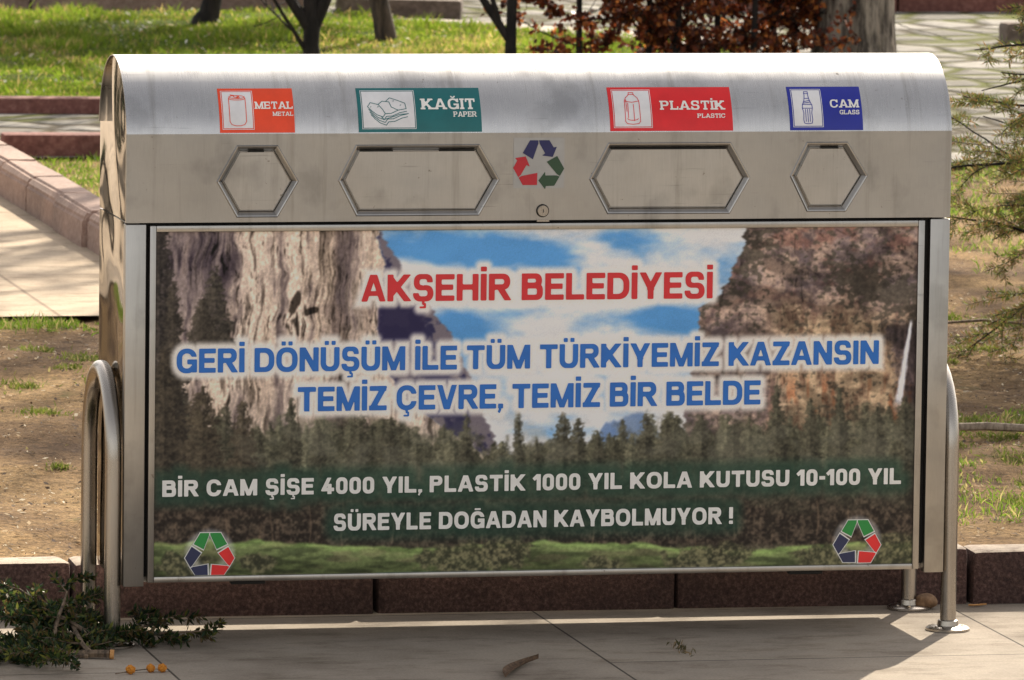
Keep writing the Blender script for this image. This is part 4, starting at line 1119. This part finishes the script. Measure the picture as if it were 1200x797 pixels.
    for i in range(170):
        x = rg.uniform(180, 1078); h = rg.uniform(10, 46)*rg.uniform(.5, 1.1); b_ = rg.uniform(545, 590)
        g = rg.uniform(.8, 1.2); w_ = rg.uniform(9, 26); conifer(x, np.interp(x, [180, 270, 330, 440, 520, 600, 700, 760, 900, 1080], [478, 512, 508, 500, 522, 530, 522, 508, 505, 490])-h*.5+rg.uniform(-6, 22), b_, w_, (54*g, 54*g, 47*g), (128*g, 124*g, 102*g), 100+i, 2.2)
    for x, tp, w in ((205, 440, 24), (262, 474, 26), (300, 500, 22), (338, 466, 22), (369, 500, 22), (418, 480, 30), (452, 488, 30), (541, 484, 19), (602, 480, 13), (624, 512, 10), (655, 482, 30), (672, 490, 22), (696, 512, 18), (752, 484, 26), (776, 490, 26), (818, 486, 36), (856, 496, 30), (907, 450, 22), (947, 466, 23), (982, 454, 20), (1026, 476, 32), (1060, 462, 28)):
        conifer(x, tp, 598, w, (46, 45, 40), (114, 110, 92), int(x)*3, 2.0)
    conifer(186, 225, 500, 30, (38, 36, 36), (92, 84, 78), 601, 2); conifer(202, 330, 560, 30, (42, 39, 37), (98, 90, 80), 607, 2)
    conifer(250, 312, 425, 30, (42, 40, 38), (104, 96, 86), 611, 2); conifer(236, 350, 420, 26, (44, 41, 38), (100, 92, 82), 612, 2)
    conifer(192, 410, 620, 46, (42, 39, 36), (104, 94, 80), 613, 2); conifer(236, 452, 620, 46, (46, 42, 38), (108, 98, 82), 617, 2); conifer(282, 470, 610, 30, (46, 42, 38), (108, 98, 82), 619, 2)
    lay((128, 126, 112), .30*hz_*sstep(470, 520, py)*sstep(600, 560, py)*sstep(230, 320, px))
    # the darker wood edge, then the meadow
    dkw = sstep(566, 606, py+14*(fbm(px/18, py/10, 142)-.5)*2)*sstep(647, 634, py); tex = mixs((40, 35, 33), (104, 90, 78), sstep(.36, .72, fbm(px/8, py/6, 43, 4)*.5+fbm(px/2.4, py/2.8, 143, 3)*.5))
    lay(tex, dkw*.85)
    for i in range(30):
        x = rg.uniform(190, 1060); y0 = rg.uniform(575, 620); w = rg.uniform(.5, 1.1); y1 = rg.uniform(628, 646)
        lay((150, 126, 104), rg.uniform(.25, .6)*np.exp(-((px-x-1.5*np.sin(py/11+i))/w)**2)*sstep(y0, y0+14, py)*sstep(y1+4, y1-4, py))
    my = 638+4*np.sin(px/60)+5*(fbm(px/30, px*0, 44)-.5)*2
    mead = sstep(-1.5, 2.5, py-my)
    mc = mixs((84, 92, 64), (126, 138, 92), sstep(.33, .65, fbm(px/26, py/5, 45, 5)))
    sp = sstep(.5, .66, fbm(px/40, py/9, 145, 3)); mc = mc*(1-.4*sp[..., None])+np.array((128, 116, 94.))*.4*sp[..., None]
    mc = mc*(1-.55*sstep(my+6, my+34, py)[..., None]*.6)+np.array((24, 34, 14.))*sstep(my+10, my+2, py)[..., None]
    mc = mc*(.82+.36*fbm(px/3, py/2.4, 46, 3))[..., None]
    lay(mc, mead)
    for x, y, w, h in ((545, 655, 68, 20), (590, 648, 30, 18), (820, 655, 45, 16), (850, 648, 28, 14), (965, 655, 40, 18), (1050, 645, 40, 26), (215, 662, 34, 16), (300, 660, 24, 12), (700, 660, 30, 8)):
        k = sstep(1.1, .75, np.hypot((px-x)/w, (py-y)/h)+.55*(fbm(px/9, py/9, 47)-.5)*2)
        lay(mixs((56, 56, 46), (130, 124, 96), sstep(.36, .68, fbm(px/4.5, py/4, 48, 4)*.6+fbm(px/1.8, py/1.8, 148, 2)*.4)), k*.85)
    for ax in (0, 1):                                   # a soft print
        img = .5*img+.25*np.roll(img, 1, ax)+.25*np.roll(img, -1, ax)
    img = np.clip((img-104)*1.10+103, 14, 240)
    # soft glows printed behind the lettering
    D = np.minimum.reduce([l.field(X, Z, .030) for l in LN[:3]])
    lay((220, 214, 208), sstep(.0225, .004, D)*.95)
    D = np.minimum.reduce([l.field(X, Z, .05) for l in LN[3:]])
    lay((36, 66, 54), sstep(.040, .004, D)*(.50+.3*fbm(px/40, py/14, 150, 3)))
    for cx, cz in SYM:
        lay((214, 214, 216), sstep(.066, .052, np.hypot(X-cx, Z-cz+.002))*.42*sstep(.022, .040, np.hypot(X-cx, Z-cz+.002)))
    img *= (.965+.07*rg.random(img.shape[:2]))[..., None]
    lin = s2l(np.clip(img, 0, 255))*1.30
    V = np.stack([X.ravel(), np.zeros(X.size)+.0005, Z.ravel()], 1)
    m_, nt, p = mat('printed_poster')
    at = N(nt, "ShaderNodeAttribute", attribute_name="Col"); nt.links.new(at.outputs["Color"], p.inputs["Base Color"])
    p.inputs["Roughness"].default_value = .45; p.inputs["Specular IOR Level"].default_value = .16
    bump(nt, p, noise(nt, 2.2, 2, .5), .25, .004)
    F = grid_faces(nz, nx)
    return np_quads('poster', V, F, m_, DOOR, np.clip(lin.reshape(-1, 3), 0, .85), True)
SYM = [(-.794, .222), (.784, .227)]
POSTER = paint()
def on_poster(off): return lambda x, z: (x, .0005-off, z)
for l, m_ in zip(LN, ('ink_red', 'ink_blue', 'ink_blue', 'ink_white', 'ink_white')):
    V, F = l.trace(26); flat_mesh('lettering', V, F, on_poster(.0012), M[m_], POSTER)

# the chasing-arrows sign: one bent pair of bands, turned twice by a third
PAIR = [[(-.42, 1.08), (-.04, 1.08), (-.04, .93), (-.28, .24), (-.74, .52)],
        [(-.01, 1.08), (.46, 1.08), (.66, .76), (.80, .79), (.62, .34), (.14, .40), (.27, .50), (.02, .93)]]
PLAINP = [[(-.47, 1.08), (-.04, 1.08), (-.05, .96), (-.30, .30), (-.78, .56)],
          [(.0, 1.08), (.51, 1.08), (.82, .54), (.32, .30), (.02, .96)]]
def rot(P, deg, c, r): 
    a = R_(deg); return [(c[0]+r*(x*math.cos(a)-y*math.sin(a)), c[1]+r*(x*math.sin(a)+y*math.cos(a))) for x, y in P]
for c in SYM:
    for deg, m_ in ((0, 'ink_green'), (-120, 'ink_bright_red'), (120, 'ink_navy')):
        out = [rot(P, deg, (c[0], c[1]-.006), .050) for P in PLAINP]
        out = [[(x, max(z, PZ0+.002)) for x, z in P] for P in out]
        if deg == 0:
            edge = [rot([(x*1.0, y) for x, y in P], d, (c[0], c[1]-.006), .050) for d in (0, -120, 120) for P in PLAINP]
            edge = [[(sum(q[0] for q in P)/len(P)+(x-sum(q[0] for q in P)/len(P))*1.13, max(sum(q[1] for q in P)/len(P)+(z-sum(q[1] for q in P)/len(P))*1.13, PZ0+.0015)) for x, z in P] for P in edge]
            V = []; 
            for k, P in enumerate(edge): poly_mesh('sign_outline', [P], on_poster(.0008+.00004*k), M['ink_white'], POSTER)
        poly_mesh('recycling_arrows', out, on_poster(.0015), M[m_], POSTER)

# ------------------------------------------------------------------ stickers on the lid and the decal under them
def on_panel(off): return lambda x, z: (x, -off, z)
dc = (-.0125, 1.140); dr = .0615
dec = poly_mesh('recycling_sticker', [[(dc[0]-dr, dc[1]-dr*.97), (dc[0]+dr, dc[1]-dr*.97), (dc[0]+dr, dc[1]+dr*.97), (dc[0]-dr, dc[1]+dr*.97)]], on_panel(.0010), M['dec_grey'], BIN)
for deg, m_ in ((0, 'dec_navy'), (-120, 'dec_green'), (120, 'dec_red')):
    poly_mesh('recycling_arrows', [rot(P, deg, (dc[0], dc[1]-.004), .0535) for P in PAIR], on_panel(.0018), M[m_], dec)

AT = R_(41.5)
def on_lid(x0, w, hgt, off):
    """sticker plane (u across, v up, metres) bent round the lid"""
    def f(u, v):
        y, z = dome(A0+.012+v/RAD, off); return (x0+u, y, z)
    return f
def grid_patch(u0, u1, v0, v1, place, n=10):
    V = []; F = []
    for k in range(n+1):
        v = v0+(v1-v0)*k/n; V += [place(u0, v), place(u1, v)]
    for k in range(n): F.append((2*k, 2*k+1, 2*k+3, 2*k+2))
    return V, F
def patch(name, rects, place, m, parent):
    V = []; F = []
    for r in rects:
        v, f = grid_patch(*r, place); b = len(V); V += v; F += [tuple(i+b for i in q) for q in f]
    me = bpy.data.meshes.new(name); me.from_pydata(V, [], F); return link(name, me, m, parent, True)
def strokes(polys, th, place, m, parent, name, box):
    u0, u1, v0, v1 = box; n = 150
    xs = np.linspace(u0, u1, int(n*(u1-u0)/(v1-v0))+2); zs = np.linspace(v0, v1, n); X, Z = np.meshgrid(xs, zs)
    D = np.full(X.shape, 1.0)
    for P in polys:
        for (a, b_), (c, d) in zip(P, P[1:]):
            a, c = u0+a*(u1-u0), u0+c*(u1-u0); b2, d2 = v0+b_*(v1-v0), v0+d*(v1-v0)
            L2 = max(1e-12, (c-a)**2+(d2-b2)**2); t = np.clip(((X-a)*(c-a)+(Z-b2)*(d2-b2))/L2, 0, 1)
            D = np.minimum(D, np.hypot(X-a-t*(c-a), Z-b2-t*(d2-b2))-th/2)
    V, F = contour(D, xs, zs); return flat_mesh(name, V, F, place, m, parent)
def arc(cx, cy, rx, ry, a0, a1, n=14): return [(cx+rx*math.cos(R_(a0+(a1-a0)*k/n)), cy+ry*math.sin(R_(a0+(a1-a0)*k/n))) for k in range(n+1)]
def mir(P): return [(1-x, y) for x, y in P]
CAN = [[(.20, .84), (.17, .80), (.17, .16), (.24, .08), (.40, .045), (.60, .045), (.76, .08), (.83, .16), (.83, .80), (.80, .84)], arc(.5, .86, .31, .045, 0, 360, 24), arc(.5, .82, .33, .05, 180, 360), arc(.48, .875, .10, .028, 0, 360), arc(.55, .85, .06, .02, 0, 360), [(.3, .90), (.25, .93), (.4, .91)]]
PAPER = []
for k in range(4):
    dy = -.075*k; dx = .02*k
    PAPER.append([(.08+dx, .56+dy), (.16+dx, .44+dy), (.26+dx, .33+dy), (.38+dx, .27+dy), (.43+dx, .36+dy), (.55+dx, .37+dy), (.70+dx, .46+dy), (.86+dx*.3, .50+dy)])
PAPER += [[(.08, .56), (.14, .68), (.30, .62), (.38, .48), (.43, .36)], [(.30, .63), (.38, .72), (.52, .70), (.56, .55), (.66, .48), (.70, .46)], [(.46, .72), (.54, .82), (.70, .74), (.84, .66), (.86, .50)], [(.35, .27), (.40, .20), (.55, .26), (.72, .34), (.90, .36)],
          [(.14, .55), (.15, .56)], [(.28, .55), (.30, .56)], [(.60, .72), (.62, .73)], [(.74, .60), (.76, .61)]]
hb = [(.42, .96), (.42, .90), (.38, .86), (.30, .80), (.25, .70), (.24, .12), (.30, .06), (.5, .04)]
PET = [hb, mir(hb), [(.42, .96), (.58, .96)], [(.40, .90), (.60, .90)], [(.25, .70), (.5, .66), (.75, .70)], [(.36, .64), (.35, .22)], [(.55, .60), (.55, .14)], [(.30, .74), (.31, .40)], arc(.5, .20, .18, .05, 180, 360)]
gb = [(.43, .97), (.43, .84), (.40, .70), (.32, .56), (.31, .48), (.35, .34), (.33, .14), (.36, .05), (.5, .035)]
GLA = [gb, mir(gb), [(.43, .97), (.57, .97)], [(.42, .91), (.58, .91)], [(.41, .76), (.59, .76)], [(.32, .58), (.68, .58)], [(.31, .47), (.69, .47)], [(.42, .44), (.42, .10)], [(.5, .44), (.5, .08)], [(.58, .44), (.58, .10)], [(.37, .66), (.62, .70)], [(.38, .62), (.64, .65)]]
STK = [  # x0, x1, colour, big word (u0, u1, v, height), small word, picture span, drawing
    (-.7785, -.600, 'stk_orange', 'METAL', (.485, .985, .508, .165), 'METAL', (.715, .985, .355, .090), (.035, .460), CAN),
    (-.4475, -.151, 'stk_teal', 'KAĞIT', (.520, .955, .485, .245), 'PAPER', (.775, .960, .320, .115), (.030, .468), PAPER),
    (.160, .460, 'stk_red', 'PLASTİK', (.420, .940, .455, .205), 'PLASTIC', (.715, .940, .275, .092), (.030, .345), PET),
    (.600, .780, 'stk_blue', 'CAM', (.567, .957, .490, .185), 'GLASS', (.690, .960, .340, .095), (.045, .460), GLA)]
SHT = RAD*(AT-A0)-.002
for x0, x1, m_, w1, r1, w2, r2, pic, drw in STK:
    w = x1-x0
    st = patch('sticker', [(0, w, 0, SHT)], on_lid(x0, w, SHT, .0008), M[m_], BIN)
    a, b_ = pic[0]*w, pic[1]*w; c, d = .065*SHT, .935*SHT; e = .0013
    patch('picture_border', [(a, b_, c, c+e), (a, b_, d-e, d), (a, a+e, c+e, d-e), (b_-e, b_, c+e, d-e)], on_lid(x0, w, SHT, .0014), M['stk_white'], st)
    g = .0032
    patch('picture_field', [(a+g, b_-g, c+g, d-g)], on_lid(x0, w, SHT, .0014), M['stk_white'], st)
    wd, ht = b_-a-2*g, d-c-2*g; side = min(wd, ht) if drw is not PAPER else wd
    iw = {id(CAN): wd*.86, id(PAPER): wd*.96, id(PET): wd*.80, id(GLA): wd*.95}[id(drw)]
    strokes(drw, .0016, on_lid(x0, w, SHT, .0020), M[m_], st, 'drawing', (a+g+(wd-iw)/2, a+g+(wd+iw)/2, c+g+ht*.02, d-g-ht*.02))
    for wo, r in ((w1, r1), (w2, r2)):
        l = Line(wo, r[0]*w, r[1]*w, (r[2])*SHT, (r[2])*SHT, r[3]*SHT, .10, .3, .21, .16, 1.0)
        V, F = l.trace(22); flat_mesh('lettering', V, F, on_lid(x0, w, SHT, .0016), M['ink_white'], st)

# tubular hoops that carry the bin
for s in (-1, 1):
    x = s*1.0215; y0, y1, zt = .026, .380, .640
    pts = [(x, y0, -.01), (x, y0, .25), (x, y0, .44)]; r = (y1-y0)/2
    for k in range(1, 16):
        a = math.pi*k/16; pts.append((x, y0+r-r*math.cos(a), zt-r*1.12+r*1.12*math.sin(a)))
    pts += [(x, y1, .44), (x, y1, .25), (x, y1, -.01)]
    b = MB(); b.tube(pts, .0195, 20); hp = b.build('support_hoop', M['tube'], BIN, True)
    for yy in (y0, y1):
        b = MB(); b.lathe([(.0535, .001), (.0535, .006), (.048, .0095), (.026, .012), (.0245, .024), (.0208, .026)], (x, yy, 0), 28)
        for q in range(3):
            w_ = R_(90+120*q); b.lathe([(.0055, .004), (.0055, .0125), (.004, .0135)], (x+.038*math.cos(w_), yy+.038*math.sin(w_), 0), 6)
        b.build('base_flange', M['tube'], hp, True)

# ------------------------------------------------------------------ things lying about
def cut_branch(base, d, L, label, seed, thick=.011, up=0.0, sawn=True):
    random.seed(seed)
    root = empty('cut_branch', base); tag(root, label, 'cut branch', 'cut evergreen branches heaped by the left hoop')
    b = MB(); segs = []
    twiggy(b, segs, Vector((0, 0, thick)), Vector(d).normalized(), L, thick, 3, .10-up, .04, .030, .16)
    zmin = .004-base[2]
    b.v = [(x, y, max(z, zmin)) for x, y, z in b.v]
    segs = [((p[0], p[1], max(p[2], zmin+.004)), (q[0], q[1], max(q[2], zmin+.004))) for p, q in segs if (Vector(p)-Vector(q)).length > 1e-4]
    b.build('stem', M['twig'], root, True)
    V, C = needles_on(segs, 620, .021, [(.020, .042, .016), (.030, .058, .018), (.055, .080, .020), (.014, .028, .012), (.14, .15, .03), (.11, .075, .03)],   .0068, .9)
    V[:, 2] = np.maximum(V[:, 2], zmin)
    kite_obj('needles', V, C, M['needle'], root)
    # sawn end
    if not sawn: return root
    v = Vector(d).normalized(); c = MB(); c.tube([Vector((0, 0, thick))-v*.010, Vector((0, 0, thick))-v*.0005], thick*.98, 14); c.build('sawn_end', M['cut_wood'], root, True)
    return root
cut_branch((-1.058, -.165, 0), (-1, .22, .06), .74, 'leafy evergreen branch with an orange sawn end pointing at the bin', 3, .0115)
cut_branch((-1.17, -.04, .03), (.16, .50, .30), .26, 'green evergreen branch arching up highest behind the sawn branch', 8, .006, .16, False)
cut_branch((-1.13, .02, .012), (1, .02, .16), .33, 'dark evergreen branch reaching right across the foot of the hoop', 13, .006, 0, False)
cut_branch((-1.02, .06, .012), (.9, -.42, .12), .27, 'small dark evergreen spray lying flat in front of the poster', 21, .005, 0, False)
cut_branch((-1.12, -.22, .01), (-.9, -.30, .12), .44, 'yellowish evergreen spray nearest the bottom left corner', 34, .006, 0, False)
cut_branch((-1.10, .02, .04), (-1, .30, .16), .46, 'broad evergreen spray fanning out to the left against the kerb', 55, .006, .1, False)
cut_branch((-1.08, -.04, .03), (-.45, .42, .22), .30, 'dense evergreen spray leaning against the rear leg of the hoop', 89, .006, .1, False)

def bobbles():
    root = empty('seed_ball_twig', (-1.01, -.385, 0)); tag(root, 'thin twig strung with three small orange seed balls on paving', 'twig')
    b = MB(); b.tube([(-.075, -.025, .004), (-.03, -.008, .008), (.01, .006, .009), (.045, .008, .007)], [.0013, .0013, .0012, .0009], 5); b.build('stem', M['twig'], root)
    m_ = speckled('orange_seed', (.42, .13, .01), (.62, .23, .02), (.78, .36, .06), 300, .9, .8, .002)
    for x, y, r in ((-.037, -.010, .0108), (.013, .010, .0098), (.040, .008, .0102)):
        bm = bmesh.new(); bmesh.ops.create_icosphere(bm, subdivisions=3, radius=r)
        for v in bm.verts: v.co *= 1+random.uniform(-.16, .16)
        bmesh.ops.translate(bm, verts=bm.verts, vec=(x, y, r)); c = MB(); c.bm(bm); c.build('seed_ball', m_, root, True)
bobbles()
def curled(name, label, cat, loc, rz, L, W, curl, m, thick=.002, seed=1):
    random.seed(seed); b = MB(); n = 12; k = 6; vs = []; fs = []
    for lay_ in (0, 1):
        for i in range(n+1):
            t = i/n; w = W*(math.sin(math.pi*min(1, t*1.05+.03))**.6)
            for j in range(k+1):
                q = (j/k-.5)
                z = curl*(abs(q)*2)**2*.5+.35*curl*(1-math.sin(math.pi*t))+thick*(1-lay_)*1.0+.001
                vs.append(((t-.5)*L, q*w+.08*L*math.sin(t*3), z+random.uniform(0, .0008)))
    m0 = (n+1)*(k+1)
    for i in range(n):
        for j in range(k):
            a = i*(k+1)+j; fs.append([a, a+1, a+k+2, a+k+1]); fs.append([m0+a+k+1, m0+a+k+2, m0+a+1, m0+a])
    for i in range(n):
        for j in (0, k):
            a = i*(k+1)+j; q = [a, a+k+1, m0+a+k+1, m0+a]; fs.append(q if j == 0 else q[::-1])
    for j in range(k):
        for i in (0, n):
            a = i*(k+1)+j; q = [a, m0+a, m0+a+1, a+1]; fs.append(q if i == 0 else q[::-1])
    b.add(vs, fs); o = b.build(name, m, None, True); o.location = loc; o.rotation_euler = (0, 0, rz)
    return tag(o, label, cat)
M['dead_leaf'] = speckled('dead_leaf', (.05, .028, .016), (.13, .075, .04), (.24, .15, .085), 70, .8, .5, .002)
M['brown_stone'] = speckled('brown_stone', (.11, .06, .03), (.20, .115, .06), (.30, .19, .11), 50, .85, .5, .003)
curled('bark_strip', 'curled dark strip of bark on the paving below the bin', 'bark', (-.140, -.47, .001), R_(62), .30, .026, .016, M['dead_leaf'], .003, 2)
curled('dry_leaf', 'small yellowish dry leaf at the foot of the kerb by right hoop', 'leaf', (1.200, .385, .001), .2, .05, .012, .006, M['cut_wood'], .001, 5)
def stone():
    random.seed(4); bm = bmesh.new(); bmesh.ops.create_icosphere(bm, subdivisions=4, radius=1)
    for v in bm.verts:
        p = v.co.copy(); nz_ = math.sin(p.x*3+1)*math.sin(p.y*2.5+.5)*.08+math.sin(p.z*5+p.x*4)*.03
        v.co = Vector((p.x*.031, p.y*.024, p.z*.020))*(1+nz_)
    b = MB(); b.bm(bm); o = b.build('stone', M['brown_stone'], None, True); o.location = (1.062, .372, .0185)
    tag(o, 'rounded brown stone on the paving between hoop and kerb', 'stone')
stone()
def weed():
    root = empty('weed', (.300, -.215, 0)); tag(root, 'little dry weed sprouting from the paving in front of the poster', 'weed')
    n = 46; P = np.zeros((n, 3)); P[:, 0] = rng.normal(0, .010, n); P[:, 1] = rng.normal(0, .055, n); P[:, 2] = .001
    V, C = blades_at(P, np.full(n, .020), 1.0, .004, ((.06, .06, .025), (.14, .11, .05), (.26, .18, .09)), .4)
    kite_obj('leaves', V, C, M['litter'], root)
weed()
def stick(name, label, pts, rad, m):
    b = MB(); b.tube(pts, rad, 8, rough=.06); o = b.build(name, m, None, True)
    return tag(o, label, 'stick')
zz = lambda x, y: float(soil_z(np.array([x]), np.array([y]))[0])
def on_soil(P, r): return [(x, y, zz(x, y)+r+dz) for x, y, dz in P]
stick('fallen_stick', 'stout bent stick on the weedy soil right of the bin', on_soil([(1.68, 2.30, .0), (1.765, 2.60, .012), (1.80, 2.72, .03), (1.90, 2.73, .028), (2.02, 2.70, .02), (2.15, 2.69, .012)], .010), [.006, .009, .011, .012, .011, .009], M['pale_twig'])
stick('fallen_twig', 'long thin dark twig lying across the far soil', on_soil([(2.40, 5.45, .0), (2.58, 5.55, .012), (2.72, 5.60, .016), (2.86, 5.62, .014), (3.2, 5.70, .01)], .006), [.003, .0045, .005, .0045, .003], M['twig'])
